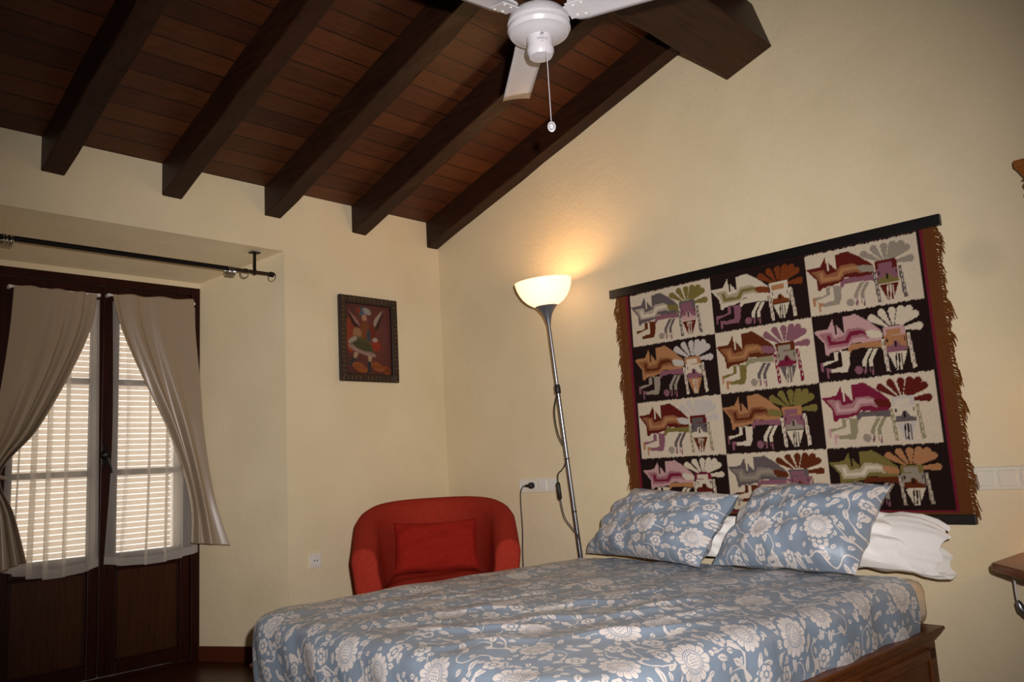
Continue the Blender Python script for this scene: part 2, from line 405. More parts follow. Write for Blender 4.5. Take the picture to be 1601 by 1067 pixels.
c = MB(); c.hexa([(XL-.1,YF-.1,roofz(YF-.1)),(XR+.1,YF-.1,roofz(YF-.1)),(XR+.1,YB+.02,roofz(YB+.02)),(XL-.1,YB+.02,roofz(YB+.02))],
                 [(XL-.1,YF-.1,roofz(YF-.1)+.05),(XR+.1,YF-.1,roofz(YF-.1)+.05),(XR+.1,YB+.02,roofz(YB+.02)+.05),(XL-.1,YB+.02,roofz(YB+.02)+.05)])
struct(obj('ceiling', c, M_BOARD), 'sloping ceiling of dark stained boards')
# skirting
def skirt(nm, pts):
    b = MB()
    for (x0, y0), (x1, y1) in zip(pts[:-1], pts[1:]):
        d = Vector((x1-x0, y1-y0, 0)).normalized(); n = Vector((d.y, -d.x, 0))*.012
        a = [Vector((x0,y0,0)), Vector((x1,y1,0)), Vector((x1,y1,0))+n, Vector((x0,y0,0))+n]
        b.hexa(a, [p+Vector((0,0,.078)) for p in a])
    return struct(obj(nm, b, M_BASE), 'red brown skirting')
skirt('baseboard_back', [(IX1-.001,YD-.005),(RX1,YB),(XR,YB)])
skirt('baseboard_back_left', [(XL,YB),(RX0,YB),(IX0,YD-.005)]).name = 'baseboard_recess'

# rafters
xs = [-.62, -.045, .53, 1.09, 1.647, 2.225, 2.812, 3.408]
labs = {0:'dark wooden rafter nearest the left side wall', 1:'dark wooden rafter second from the left side wall', 2:'dark wooden rafter meeting the wall beyond the left end of the curtain rod', 3:'leftmost dark wooden rafter, its foot above the left end of the curtain rod', 4:'second dark wooden rafter from the left, above the middle of the curtain rod',
         5:'third dark wooden rafter from the left, foot above the right end of the curtain rod', 6:'dark wooden rafter whose foot is above the framed painting', 7:'dark wooden rafter lying against the gable wall, its foot in the room corner'}
for i, x in enumerate(xs):
    b = MB(); N = 26; wd = .098
    loops = []
    for k in range(N+1):
        y = YB+.03 - (YB+.03-YF)*k/N
        j = lambda: random.uniform(-.0035, .0035)
        zt = roofz(y)+.02; zb = roofz(y)-.170
        if x > 3.4: xa, xb = x, XR-.002
        else: xa, xb = x+j(), x+wd+.006+j()
        loops.append([(xa,y,zt),(xa,y,zb+j()+.004),(xa+.006,y,zb+j()),(xb-.006,y,zb+j()),(xb,y,zb+.004+j()),(xb,y,zt)])
    b.grid(loops, closed_u=True); b.f += [tuple(range(5,-1,-1)), tuple(len(b.v)-6+k for k in range(6))]
    o = obj('rafter', b, M_RAFTER, bevel=0)
    tag(o, labs.get(i, 'dark wooden rafter on the left side of the sloping ceiling'), 'beam', 'rafters under the boarded ceiling')
# purlin, square to the roof slope
prof = [(1.784,2.785),(1.535,2.863),(1.61,3.118),(1.86,3.04)]
b = MB(); N = 30; loops = []
for k in range(N+1):
    x = XL + (XR-.001-XL)*k/N; loops.append([(x, y+random.uniform(-.004,.004), z+random.uniform(-.003,.003)) for y, z in prof])
b.grid(loops, closed_u=True); b.f += [(3,2,1,0), tuple(len(b.v)-4+k for k in range(4))]
tag(obj('purlin', b, M_PURLIN, bevel=.006), 'thick dark wooden cross beam under the rafters, running into the gable wall', 'beam')

# ------------------------------------------------------------------ door with two leaves
FR = MB(); FR.box(IX0,IX0+.052,YD,YD+.07,0,DZ); FR.box(IX1-.05,IX1,YD,YD+.07,0,DZ); FR.box(IX0+.052,IX1-.05,YD,YD+.07,DZ-.045,DZ); FR.box(IX0+.052,IX1-.05,YD+.005,YD+.07,0,.02)
struct(tag(obj('door_frame', FR, M_DOOR, bevel=.004), 'dark brown wooden door frame set in the recess', None))
def leaf(nm, x0, x1, gx0, gx1, lab):
    root = thing(nm, lab, None, ((x0+x1)/2, YD+.03, 0.02)); ox = (x0+x1)/2; oz = .02; root['kind'] = 'structure'
    def B(b, xa, xb, ya, yb, za, zb): b.box(xa-ox, xb-ox, ya, yb, za-oz, zb-oz)
    zt = DZ-.047
    b = MB(); B(b,x0,gx0,-.02,.02,.022,zt); B(b,gx1,x1,-.02,.02,.022,zt); B(b,gx0,gx1,-.02,.02,.022,.085); B(b,gx0,gx1,-.02,.02,.548,.625); B(b,gx0,gx1,-.02,.02,1.955,zt)
    obj('leaf_frame', b, M_DOOR, root, bevel=.005)
    for z in (1.042, 1.523):
        b = MB(); B(b,gx0,gx1,-.012,.012,z-.016,z+.016); obj('glazing_bar', b, M_DOOR, root, bevel=.003)
    b = MB(); B(b,gx0,gx1,-.004,.006,.085,.548); p = obj('door_panel', b, M_DPANEL, root)
    b = MB()
    for (xa,xb,za,zb) in ((gx0,gx0+.012,.085,.548),(gx1-.012,gx1,.085,.548),(gx0,gx1,.085,.097),(gx0,gx1,.536,.548)): B(b,xa,xb,-.014,0,za,zb)
    obj('panel_beading', b, M_DOOR, root, bevel=.003)
    for za, zb in ((.625,1.026),(1.058,1.507),(1.539,1.955)):
        b = MB(); B(b,gx0,gx1,-.002,.002,za,zb); obj('glass_pane', b, M_GLASS, root)
    return root
leaf('door_1', IX0+.054, 1.556, 1.150, 1.500, 'left leaf of the dark french door')
d2 = leaf('door_2', 1.560, IX1-.052, 1.640, 1.975, 'right leaf of the dark french door, with the handle')
ox = (1.560+IX1-.052)/2
b = MB(); b.box(1.550-ox,1.588-ox,-.030,-.021,.022,DZ-.07); obj('meeting_strip', b, M_DOOR, d2, bevel=.006)
b = MB(); Mh = Matrix.Translation((1.569-ox,-.030,1.115))@Matrix.Rotation(PI/2,4,'X')
b.lathe([(.022,0),(.024,.006),(.020,.012),(.010,.016),(.009,.035),(.016,.040),(.017,.048),(.0,.052)],20,Mh)
h = obj('door_handle', b, M_IRON, d2, smooth=True); h['label'] = 'black iron handle'
b = MB(); b.tube([(1.569-ox,-.068,1.12),(1.575-ox,-.072,1.09),(1.585-ox,-.074,1.05),(1.592-ox,-.072,1.02)],[.008,.0075,.006,.005],10); obj('lever', b, M_IRON, h, smooth=True)
b = MB(); b.box(1.557-ox,1.581-ox,-.034,-.030,1.06,1.17); obj('lock_plate', b, M_IRON, h, bevel=.002)

# roller shutter behind the glass
root = thing('roller_shutter', 'beige roller shutter with light coming through its slots, behind the glass doors', 'shutter', (1.52, YD+.20, 0))
b = MB(); z = .04
while z < 2.06:
    N = 8; P_ = []
    for k in range(7):
        a = -1+2*k/6; P_.append([(-.51+1.0*q/1.0, -.005*(1-a*a), z+.0125+.0124*a) for q in (0, .5, .99)])
    b.grid(P_)
    z += .0305
obj('slats', b, M_SLAT, root, smooth=True, angle=180)
b = MB(); b.box(.49,.53,-.02,.02,0,2.08); b.box(-.545,-.512,-.02,.02,0,2.08); obj('side_rails', b, M_WHITEP, root, bevel=.003)

# ------------------------------------------------------------------ curtains
def interp(pts, s):
    n = len(pts)-1; t = s*n; i = min(int(t), n-1); f = t-i
    p0 = pts[max(i-1,0)]; p1 = pts[i]; p2 = pts[i+1]; p3 = pts[min(i+2,n)]
    return tuple(.5*((2*b)+(-a+c)*f+(2*a-5*b+4*c-d)*f*f+(-a+3*b-3*c+d)*f**3) for a,b,c,d in zip(p0,p1,p2,p3))
def drape(L, R, nf, amp, nu=90, nv=90, seed=0, hem=0.0, skew=0, warp=0, xa=0):
    r = random.Random(seed); ph = [r.uniform(0,6.28) for _ in range(5)]; rows = []
    for j in range(nv+1):
        s = j/nv; l = Vector(interp(L, s)); q = Vector(interp(R, s)); wdt = (q-l).length; row = []
        for i in range(nu+1):
            u = i/nu; uu = u + skew*u*(1-u)
            p = l.lerp(q, uu)
            w_ = (u**1.7 if warp > 0 else 1-(1-u)**1.7 if warp < 0 else u)
            w_ = (1-(1-u)**1.9) if warp > 0 else (u**1.9 if warp < 0 else u)
            g0 = math.sin(2*PI*nf*w_+ph[0]+.8*s); f = (abs(g0)**.8)*(1 if g0 > 0 else -1) + .16*math.sin(2*PI*nf*2.1*w_+ph[1]+2.3*s) + .4*math.sin(2*PI*nf*.45*u+ph[2]+2*s)
            a = amp*(.30+.70*min(1, s*2.2))*(1 if not warp else (.35+.65*((1-u) if warp > 0 else u)))
            sag = math.sin(PI*u)*hem*s
            row.append((p.x+(.15*a*math.cos(2*PI*nf*u+ph[0]) if not xa else xa*min(1,4*u,4*(1-u))*math.sin(2*PI*nf*(u+.06*math.sin(5*u+seed))+.5*s)), p.y-a*f, p.z-sag+(.004*math.sin(2*PI*nf*u+ph[3]) if j in (0,) else 0)))
        rows.append(row)
    return MB().grid(rows)
YC = 4.45
def cp(x, z, y=YC):
    k = y/YC; return (x*k, y, CAMZ+(z-CAMZ)*k)
def curtain(lab, L, R, nf, amp, seed, rodx, hem=0, skew=0, tie=None, warp=0):
    root = thing('curtain', lab, 'curtain', ((rodx[0]+rodx[1])/2, 4.47, .55), 0, 'taupe drapes tied back over the glass doors'); o = root.location
    b = drape(L, R, nf, amp, seed=seed, hem=hem, skew=skew, warp=warp); b.v = [(p[0]-o.x,p[1]-o.y,p[2]-o.z) for p in b.v]
    obj('drape', b, M_TAUPE, root, smooth=True, angle=180, solid=.002)
    b = MB(); b.tube([(rodx[0]-o.x,4.462-o.y,rodx[2]-o.z),(rodx[1]-o.x,4.462-o.y,rodx[2]-o.z)],.006,10)
    for xx in (rodx[0],rodx[1]): b.box(xx-.006-o.x,xx+.006-o.x,4.462-o.y,4.499-o.y,rodx[2]-.008-o.z,rodx[2]+.008-o.z)
    obj('sash_rod', b, M_WHITEP, root)['label'] = 'thin white rod'
    if tie:
        b = MB(); b.torus((tie[0]-o.x,tie[1]-o.y,tie[2]-o.z), tie[3], .008, Matrix.Rotation(.35,4,'Y')@Matrix.Scale(.55,4,(0,1,0))); obj('tie_back', b, M_TAUPE, root, smooth=True)
    return root
YT = 4.40
curtain('taupe curtain on the left door leaf, swept to the left',
        [cp(1.113,1.985),cp(1.10,1.75,4.43),cp(1.075,1.5,YT),cp(1.045,1.27,YT),cp(1.015,1.06,YT),cp(1.03,.85,4.38),cp(1.02,.58,4.36)],
        [cp(1.50,1.98),cp(1.475,1.80,4.43),cp(1.385,1.56,YT),cp(1.24,1.27,YT),cp(1.085,1.06,YT),cp(1.15,.86,4.38),cp(1.21,.635,4.36)],
        3.2, .022, 3, (1.10,1.515,1.978), tie=(1.05,4.40,1.05,.045), warp=-1)
curtain('taupe curtain on the right door leaf, swept to the right',
        [cp(1.574,1.99),cp(1.620,1.80,4.43),cp(1.735,1.53,4.40),cp(1.870,1.26,4.39),cp(1.965,1.02,4.37),cp(2.010,.82,4.35),cp(2.010,.638,4.33)],
        [cp(2.022,2.005),cp(2.035,1.80,4.43),cp(2.060,1.55,4.40),cp(2.080,1.30,4.36),cp(2.115,1.05,4.34),cp(2.165,.82,4.30),cp(2.240,.60,4.26)],
        2.6, .022, 8, (1.565,2.03,1.985), warp=1)
def sheer(lab, L, R, nf, seed, hem):
    o_ = drape(L, R, nf, .009, nu=140, nv=40, seed=seed, hem=hem, xa=.030)
    o = obj('sheer_curtain', o_, M_SHEER, None, smooth=True, angle=180); tag(o, lab, 'curtain', 'white sheers against the glass')
    # hem: a second, doubled layer of cloth
    n = 141; rows = []
    for j in (-1, -2, -3): rows.append([Vector(p)+Vector((0,-.0015,0)) for p in o_.v[len(o_.v)+j*n:len(o_.v)+(j+1)*n or None]])
    obj('hem', MB().grid(rows), M_SHEER, o, smooth=True, angle=180)
sheer('white sheer curtain on the left door leaf', [(1.14,4.484,1.96),(1.12,4.484,1.3),(1.105,4.48,.60)], [(1.525,4.484,1.96),(1.535,4.484,1.3),(1.545,4.48,.572)], 5, 5, .045)
sheer('white sheer curtain on the right door leaf', [(1.590,4.484,1.96),(1.600,4.484,1.2),(1.570,4.48,.578)], [(2.045,4.484,1.97),(2.055,4.484,1.3),(2.062,4.48,.585)], 4, 9, .030)

# curtain rod in the recess
root = thing('curtain_rod', 'black curtain rod with chrome rings, bracketed under the recess soffit', 'curtain rod', (1.52, 4.05, 2.107)); o = root.location
ry = Matrix.Rotation(PI/2, 4, 'Y')
b = MB(); b.tube([(-.78,0,0),(.55,0,0)],.0125,16); obj('rod', b, M_IRON, root, smooth=True)
b = MB(); b.tube([(.55,0,0),(.765,0,0)],.0105,16); obj('inner_rod', b, M_BRONZE, root, smooth=True)
b = MB(); b.tube([(.757,0,0),(.782,0,0)],.015,16); obj('end_cap', b, M_IRON, root, smooth=True, bevel=.002)
b = MB(); b.box(.66,.674,-.004,.004,.008,.112); b.box(.640,.694,-.020,.020,.108,.114); b.torus((.667,0,0),.014,.004,ry); obj('bracket', b, M_IRON, root)
b = MB(); b.box(-.704,-.69,-.004,.004,.008,.112); b.box(-.724,-.670,-.020,.020,.108,.114); b.torus((-.697,0,0),.014,.004,ry); obj('bracket', b, M_IRON, root)
for cx_ in [-.56+.009*k for k in range(5)]+[.505+.009*k for k in range(5)]+[.607,.772]:
    tilt = random.uniform(-.12,.12)+(.5 if cx_ > .6 else 0)
    b = MB(); b.torus((cx_,0,-.014),.026,.0026,Matrix.Rotation(tilt,4,'Z')@ry); obj('curtain_ring', b, M_CHROME, root, smooth=True)

# ------------------------------------------------------------------ raster helper for woven and painted patterns
def inpoly(X, Y, P_):
    ins = np.zeros(X.shape, bool); n = len(P_)
    for i in range(n):
        x0, y0 = P_[i]; x1, y1 = P_[(i+1)%n]
        if y0 == y1: continue
        c_ = ((y0 > Y) != (y1 > Y)) & (X < (x1-x0)*(Y-y0)/(y1-y0)+x0); ins ^= c_
    return ins
def capsule(X, Y, a, b, r0, r1):
    ax, ay = a; bx, by = b; d2 = (bx-ax)**2+(by-ay)**2
    t = np.clip(((X-ax)*(bx-ax)+(Y-ay)*(by-ay))/d2, 0, 1); return np.hypot(X-ax-t*(bx-ax), Y-ay-t*(by-ay)) < r0+(r1-r0)*t
C_ = {k: np.array(rgb(*v)[:3]) for k, v in dict(white=(196,180,156), black=(34,22,20), burg=(104,30,44), rust=(112,54,24), brown=(88,40,20), tan=(160,112,74), grey=(140,128,112), dgrey=(92,82,80),
     olive=(112,100,52), mauve=(126,82,92), pink=(180,142,138), maroon=(112,28,52), cream=(196,182,158), pale=(180,170,160), dbrown=(88,28,22), ogrey=(136,128,98)).items()}
# ---- tapestry
TY0, TY1, TZ0, TZ1 = .945, 2.535, .672, 1.852
cs = .0040; ny = int((TY1-TY0)/cs)+1; nz = int((TZ1-TZ0)/cs)+1
A, B_ = np.meshgrid(np.linspace(0, TY1-TY0, ny), np.linspace(0, TZ1-TZ0, nz))   # A: distance from left edge (left = high y), B_: height above the bottom
yy = TY1-A; zz = TZ0+B_
col = np.zeros(A.shape+(3,)); col[:] = np.array(rgb(98,56,28)[:3])
tt = np.sin(A*900)*.5+.5; col *= (0.85+.25*tt)[..., None]
def paint(mask, name): col[mask] = C_[name] if isinstance(name, str) else name
jag = (rng.random(A.shape)-.5)*.005 + .0012*np.sin(A*140)
inside = (yy < 2.485) & (yy > .992); paint(inside & (zz > .684), 'burg')
paint((zz > 1.828) & inside, 'burg')
paint((yy < 2.468) & (yy > 1.004) & (zz > .693) & (zz < 1.822), 'black')
colY = [2.456, 1.974, 1.486, 1.014]; rowZ = [1.816, 1.540, 1.244, .957, .700]
pal = [[('dgrey','cream','olive','mauve','brown','dgrey','mauve','pink','dbrown','dgrey'), ('cream','olive','rust','cream','mauve','cream','cream','rust','cream','white'), ('dbrown','tan','grey','mauve','grey','dbrown','mauve','olive','dbrown','dgrey')],
       [('tan','brown','pale','mauve','grey','tan','white','mauve','tan','cream'), ('brown','tan','mauve','ogrey','olive','brown','grey','maroon','dgrey','maroon'), ('pink','maroon','cream','tan','cream','pink','tan','mauve','cream','cream')],
       [('dbrown','tan','pale','olive','mauve','dbrown','dgrey','cream','brown','ogrey'), ('tan','brown','olive','mauve','cream','tan','mauve','grey','cream','cream'), ('maroon','pink','dbrown','dgrey','ogrey','pale','cream','dgrey','pale','ogrey')],
       [('pink','maroon','cream','tan','cream','maroon','cream','dbrown','cream','cream'), ('dgrey','grey','brown','mauve','brown','dgrey','mauve','rust','cream','mauve'), ('olive','cream','tan','brown','grey','olive','grey','brown','cream','grey')]]
def zc(pts):   # figure drawn in a 1235 x ~700 cell, corrected for the photo's slant
    o = []
    for X, Y in pts:
        u = (X-5)/1235; t0 = 350-275*u; b0 = 1040-215*u; o.append((u, (Y-t0)/(b0-t0)))
    return o
for r_ in range(4):
    for c__ in range(3):
        y0, y1, z0, z1 = colY[c__], colY[c__+1], rowZ[r_], rowZ[r_+1]
        U = (y0-yy)/(y0-y1); V = (z0-zz)/(z0-z1)
        cell = (U > 0) & (U < 1) & (V > 0+jag*3) & (V < 1+jag*3)
        wbg = (r_+c__) % 2 == 0
        paint(cell, 'white' if wbg else 'black')
        Uj = U + np.round(rng.random(A.shape)-.5)*.0; 
        body, strp, fea, bel, leg, frm, f1, f2, brd, brai = pal[r_][c__]
        def P(nm, pts): paint(cell & inpoly(U, V, zc(pts)), nm)
        def CAP(nm, a, b2, ra, rb):
            (ax, ay), (bx, by) = zc([a, b2]); paint(cell & capsule(U*1.72, V, (ax*1.72, ay), (bx*1.72, by), ra, rb), nm)
        for tip in ((672,318),(782,255),(893,228),(985,205),(1068,200),(1122,245),(1150,368)):
            CAP(fea, (890+ (tip[0]-890)*.30, 425+(tip[1]-425)*.30), tip, .016, .056)
        P(bel, [(430,600),(740,550),(740,620),(560,632),(430,660),(400,700),(370,700),(385,640)])
        P(leg, [(258,685),(390,680),(372,830),(340,900),(160,922),(155,885),(255,862),(292,845),(292,700)])
        P(leg, [(215,700),(258,700),(255,785),(75,862),(60,828),(205,790)])
        P(strp if wbg else 'mauve', [(45,830),(75,825),(72,925),(48,920)]); P(strp if wbg else 'mauve', [(100,880),(160,880),(158,915),(130,922),(125,985),(103,980)])
        CAP('grey' if wbg else 'mauve', (465,870), (470,872), .058, .058)
        P(leg if leg in ('cream','grey','ogrey') else 'dgrey' if wbg else 'cream', [(600,640),(643,636),(562,768),(560,832),(515,825),(520,768)])
        P(leg if leg in ('cream','grey','ogrey') else 'dgrey' if wbg else 'cream', [(657,635),(702,628),(632,750),(625,822),(588,825),(590,758)])
        for xs_ in (520,534,548,590,604,618): P('mauve', [(xs_,835),(xs_+8,833),(xs_+12,905),(xs_+4,908)])
        P(body, [(5,510),(175,465),(240,352),(252,470),(268,410),(355,500),(352,328),(500,285),(625,345),(750,430),(765,470),(750,528),(735,545),(600,575),(430,590),(390,640),(290,680),(175,710),(150,745),(120,740),(113,620)])
        P('white' if wbg else 'black', [(243,330),(262,330),(272,415),(270,515),(252,512)])
        P(np.array(C_[strp])*.55+C_[body]*.45, [(60,530),(210,500),(235,560),(350,520),(400,450),(540,425),(610,450),(620,540),(560,520),(440,550),(385,620),(150,670),(130,600)])
        P(strp, [(150,545),(190,530),(205,598),(355,570),(415,475),(545,450),(620,470),(610,500),(555,487),(435,518),(380,600),(170,640)])
        P(fea, [(585,460),(640,440),(740,445),(765,460),(765,512),(640,528),(600,500)])
        P(frm, [(772,410),(1000,362),(1008,470),(778,510)]); P(f1 if f1 != frm else 'tan', [(803,432),(955,402),(957,462),(805,492)])
        P(f1, [(778,500),(1010,460),(1012,610),(790,650)])
        P(f2, [(790,655),(800,605),(862,590),(870,548),(905,530),(932,560),(945,582),(1005,588),(1008,625),(790,670)]); P('black', [(880,545),(902,542),(906,600),(884,604)])
        P('black', [(800,520),(812,518),(814,560),(802,562)]); P('black', [(982,490),(994,488),(996,530),(984,532)])
        P(brd, [(800,675),(1002,635),(930,835),(872,845)])
        for k in range(5): P('white' if brd not in ('cream','white','pale') else 'black', [(866+k*17,668),(874+k*17,666),(884+k*14,835),(876+k*14,838)])
        P(brai, [(742,530),(776,526),(803,862),(766,866)]); P(brai, [(1014,450),(1046,446),(1078,802),(1036,812)])
        for k in range(5):
            for x_, y_ in ((748,560),(1020,480)): P('white' if brai not in ('cream','white') else 'mauve', [(x_+8+k*5,y_+k*60),(x_+20+k*5,y_-2+k*60),(x_+23+k*5,y_+34+k*60),(x_+11+k*5,y_+36+k*60)])
b = MB(); P3 = []
bw = .004*np.sin(A*9+1)*np.sin(B_*4)+.004
P3 = np.stack([XR-.012-bw, yy + .010*np.sin(B_*3.0+.5)*(np.where(A < .1, 1, 0)+np.where(A > 1.5, .6, 0))*0, zz], -1)
root = thing('tapestry', 'woven wool tapestry of twelve checkered figures hung behind the bed', 'wall hanging', (XR-.012, (TY0+TY1)/2, TZ0)); o = np.array(root.location)
vs = (P3-o).reshape(-1, 3)
idx = np.arange(ny*nz).reshape(nz, ny); fq = np.stack([idx[:-1,:-1], idx[:-1,1:], idx[1:,1:], idx[1:,:-1]], -1).reshape(-1, 4)
b.v = [tuple(p) for p in vs]; b.f = [tuple(int(i) for i in q) for q in fq]
cols = np.ones((ny*nz, 4)); cols[:, :3] = col.reshape(-1, 3)
obj('cloth', b, M_TAP, root, smooth=True, angle=180, cols=cols)
oy, oz = root.location.y, root.location.z
b = MB(); b.box(-.016,.010,.916-oy,2.580-oy,1.822-oz,1.868-oz); obj('top_bar', b, M_BLACK, root, bevel=.002)['label'] = 'black wooden batten'
b = MB(); b.box(-.016,.010,.936-oy,2.56-oy,.640-oz,.678-oz); obj('bottom_bar', b, M_BLACK, root, bevel=.002)['label'] = 'black wooden batten'
for side in (1, -1):
    b = MB(); ye = (TY1 if side > 0 else TY0)
    for k in range(260):
        z_ = TZ0+.01+(TZ1-TZ0-.03)*k/260+random.uniform(-.004,.004); cl = max(0, math.sin(k*.21)+.7*math.sin(k*.083+side)+random.uniform(-.5,.5)); L_ = random.uniform(.018,.034)+.018*cl; out = side*random.uniform(.5,1.0)*(.010+.010*cl)+side*.003
        p0 = Vector((random.uniform(-.004,.004), ye-side*.012-oy, z_-oz)); p1 = p0+Vector((random.uniform(-.004,.002), out+side*.01, -L_*.35)); p2 = p1+Vector((random.uniform(-.006,.004), out*.3+random.uniform(-.006,.006), -L_*.75))
        b.tube([p0, p1, p2], [.0030,.0026,.0013], 5, cap=False)
    tag(obj('fringe', b, M_RUST, root), 'rust wool fringe', None, None, 'stuff')

# ---- framed painting on the back wall
PX0, PX1, PZ0, PZ1 = 2.688, 3.118, 1.506, 2.028
root = thing('framed_painting', 'small painting of a winged figure in a dark frame with gilt marks', 'picture', ((PX0+PX1)/2, YB-.001, PZ0)); hw = (PX1-PX0)/2; H_ = PZ1-PZ0
b = MB(); fw = .048; s_ = .028
for (xa, xb, za, zb) in ((-hw, -hw+fw, 0, H_), (hw-fw, hw, 0, H_), (-hw+fw, hw-fw, 0, fw), (-hw+fw, hw-fw, H_-fw, H_)): b.box(xa, xb, -s_, 0, za, zb)
def frame_mat():
    mt, nt, bs = newmat('dark_gilt_frame'); E.nt = nt
    tc = nt.nodes.new('ShaderNodeTexCoord'); sp = nt.nodes.new('ShaderNodeSeparateXYZ'); nt.links.new(tc.outputs['Object'], sp.inputs[0]); x, z = E(sp.outputs[0]), E(sp.outputs[2])
    n = noise(nt, 60, 3)
    rail = emax(eabs(z-fw*.45).lt(.012), eabs(z-(H_-fw*.45)).lt(.012)); post = eabs(eabs(x)-(hw-fw*.45)).lt(.012)
    g = emax(rail*esin(x*216).gt(.90), post*esin(z*228).gt(.90))*E(n.outputs[0]).gt(.45)
    mx = nt.nodes.new('ShaderNodeMix'); mx.data_type = 'RGBA'; nt.links.new(g.v, mx.inputs[0]); mx.inputs[6].default_value = rgb(38,22,16); mx.inputs[7].default_value = rgb(112,80,42)
    nt.links.new(mx.outputs[2], bs.inputs['Base Color']); bs.inputs['Roughness'].default_value = .38; return mt
obj('frame', b, frame_mat(), root, bevel=.008)
n1, n2 = 110, 140; X, Y = np.meshgrid(np.linspace(0,1,n1), np.linspace(0,1,n2)); Yd_ = 1-Y   # Yd_: from the top
pc = np.zeros((n2, n1, 3)); pc[:] = np.array(rgb(104,52,48)[:3]); pc *= (.6+.7*np.exp(-((X-.6)**2*3+(Yd_-.45)**2*3)))[..., None]
def pp(nm, pts): pc[inpoly(X, Yd_, pts)] = rgb(*nm)[:3]
def pe(nm, cx_, cy_, rx, ry_, rot=0):
    c0, s0 = math.cos(rot), math.sin(rot); dx, dy = X-cx_, Yd_-cy_; pc[((dx*c0+dy*s0)/rx)**2+((-dx*s0+dy*c0)/ry_)**2 < 1] = rgb(*nm)[:3]
pe((150,60,34), .12, .45, .12, .25); pp((52,22,20), [(.05,.10),(.30,.30),(.36,.33),(.30,.38),(.16,.30)]); pp((168,120,110), [(.06,.09),(.28,.24),(.33,.34),(.22,.26)])
pp((60,34,34), [(.86,.06),(.72,.34),(.60,.38),(.64,.24)]); pp((186,160,140), [(.84,.05),(.66,.18),(.56,.36),(.60,.38),(.70,.24)])
pe((70,96,110), .40, .10, .10, .06); pe((170,160,150), .48, .10, .09, .045, .3); pe((150,44,34), .30, .10, .05, .03); pe((70,100,112), .38, .15, .08, .02)
pe((196,140,110), .42, .20, .055, .055); pe((130,70,40), .42, .37, .11, .14); pe((168,120,84), .26, .42, .09, .08); pe((120,44,30), .58, .38, .07, .12); pe((56,74,80), .50, .45, .04, .10)
pe((96,86,50), .36, .58, .27, .10, .22); pe((176,140,128), .36, .665, .30, .045, .22); pe((80,76,44), .36, .585, .24, .075, .22); pe((176,160,140), .16, .52, .10, .035, -.4); pe((160,52,34), .66, .58, .10, .08); pe((190,170,150), .64, .50, .06, .03)
for k in range(12):
    t_ = k/11; pp((60,58,34), [(.14+t_*.40,.52+.06*t_),(.15+t_*.40,.52+.06*t_),(.13+t_*.46,.63+.09*t_),(.12+t_*.46,.63+.09*t_)])
pp((190,160,120), [(.20,.68),(.28,.70),(.22,.78),(.16,.77)]); pp((44,50,54), [(.16,.76),(.24,.78),(.12,.88),(.06,.86)]); pp((190,160,120), [(.48,.73),(.57,.73),(.54,.82),(.48,.82)]); pp((44,50,54), [(.46,.81),(.54,.81),(.53,.97),(.46,.97)])
for cx_, cy_, rx in ((.30,.90,.16),(.68,.88,.14),(.88,.93,.08)):
    pe((170,92,40), cx_, cy_, rx, .06, .25)
    for k in range(4): pe((110,44,26), cx_-rx*.6+k*rx*.4, cy_, .012, .05, .25)
for _ in range(2): pc[1:-1,1:-1] = (pc[1:-1,1:-1]*2+pc[:-2,1:-1]+pc[2:,1:-1]+pc[1:-1,:-2]+pc[1:-1,2:])/6
pc *= (.55+.2*rng.random(pc.shape[:2]))[..., None]
b = MB(); gx = np.linspace(-hw+fw-.004, hw-fw+.004, n1); gz = np.linspace(fw-.004, H_-fw+.004, n2)
b.grid([[(x_, -.010, z_) for x_ in gx] for z_ in gz]); cols = np.ones((n1*n2, 4)); cols[:, :3] = pc.reshape(-1, 3)
obj('canvas', b, M_PAINT, root, cols=cols)

# ------------------------------------------------------------------ wall sockets and switches
def plate_box(b, a0, a1, z0, z1, t, axis):
    if axis == 'x': b.box(-t, 0, a0, a1, z0, z1)
    else: b.box(a0, a1, -t, 0, z0, z1)
# four-gang plate on the gable wall (gangs run from left = high y)
root = thing('power_socket', 'cream four gang wall plate with a black plug in it, beside the lamp', 'socket', (XR, 3.205, .838))
b = MB(); b.box(-.009,0,-.155,.155,-.042,.042); obj('plate', b, M_CREAMP, root, bevel=.006)
for k, kind_ in enumerate(('s','s','b','b')):
    yc = .116-.0775*k
    if kind_ == 's':
        Mr = Matrix.Translation((-.0092,yc,0))@Matrix.Rotation(-PI/2,4,'Y')
        b = MB(); b.lathe([(.026,.0),(.026,.0035),(.022,.004),(.021,.001),(.0,.001)],28,Mr); s = obj('socket_well', b, M_WHITEP, root, smooth=True)
        for q in (-.009,.009):
            b = MB().lathe([(.0025,0),(.0025,.0022),(0,.0022)],10,Matrix.Translation((-.0095,yc+q,0))@Matrix.Rotation(-PI/2,4,'Y')); obj('contact_hole', b, M_HOLE, s)
    else:
        b = MB(); b.box(-.0125,-.008,yc-.030,yc+.030,-.030,.030); obj('blank_cover', b, M_WHITEP, root, bevel=.003)
# plug with its cord
root = thing('plug_cord', 'black plug and cord hanging from the wall socket down behind the bed', 'cord', (XR-.02, 3.244, .838))
Mr = Matrix.Rotation(-PI/2,4,'Y'); b = MB(); b.lathe([(.018,-.005),(.018,.014),(.013,.020),(.008,.024),(0,.024)],18,Mr); b.box(-.034,-.012,-.010,.020,-.008,.008); obj('plug', b, M_CORD, root, smooth=True)
pts = [(-.030,.016,.0),(-.040,.035,-.006),(-.040,.055,-.04),(-.040,.058,-.12),(-.040,.056,-.25),(-.040,.066,-.4),(-.040,.066,-.6),(-.045,.060,-.81)]
b = MB(); b.tube([interp(pts, k/60) for k in range(61)],.0032,8); obj('cord', b, M_CORD, root, smooth=True)
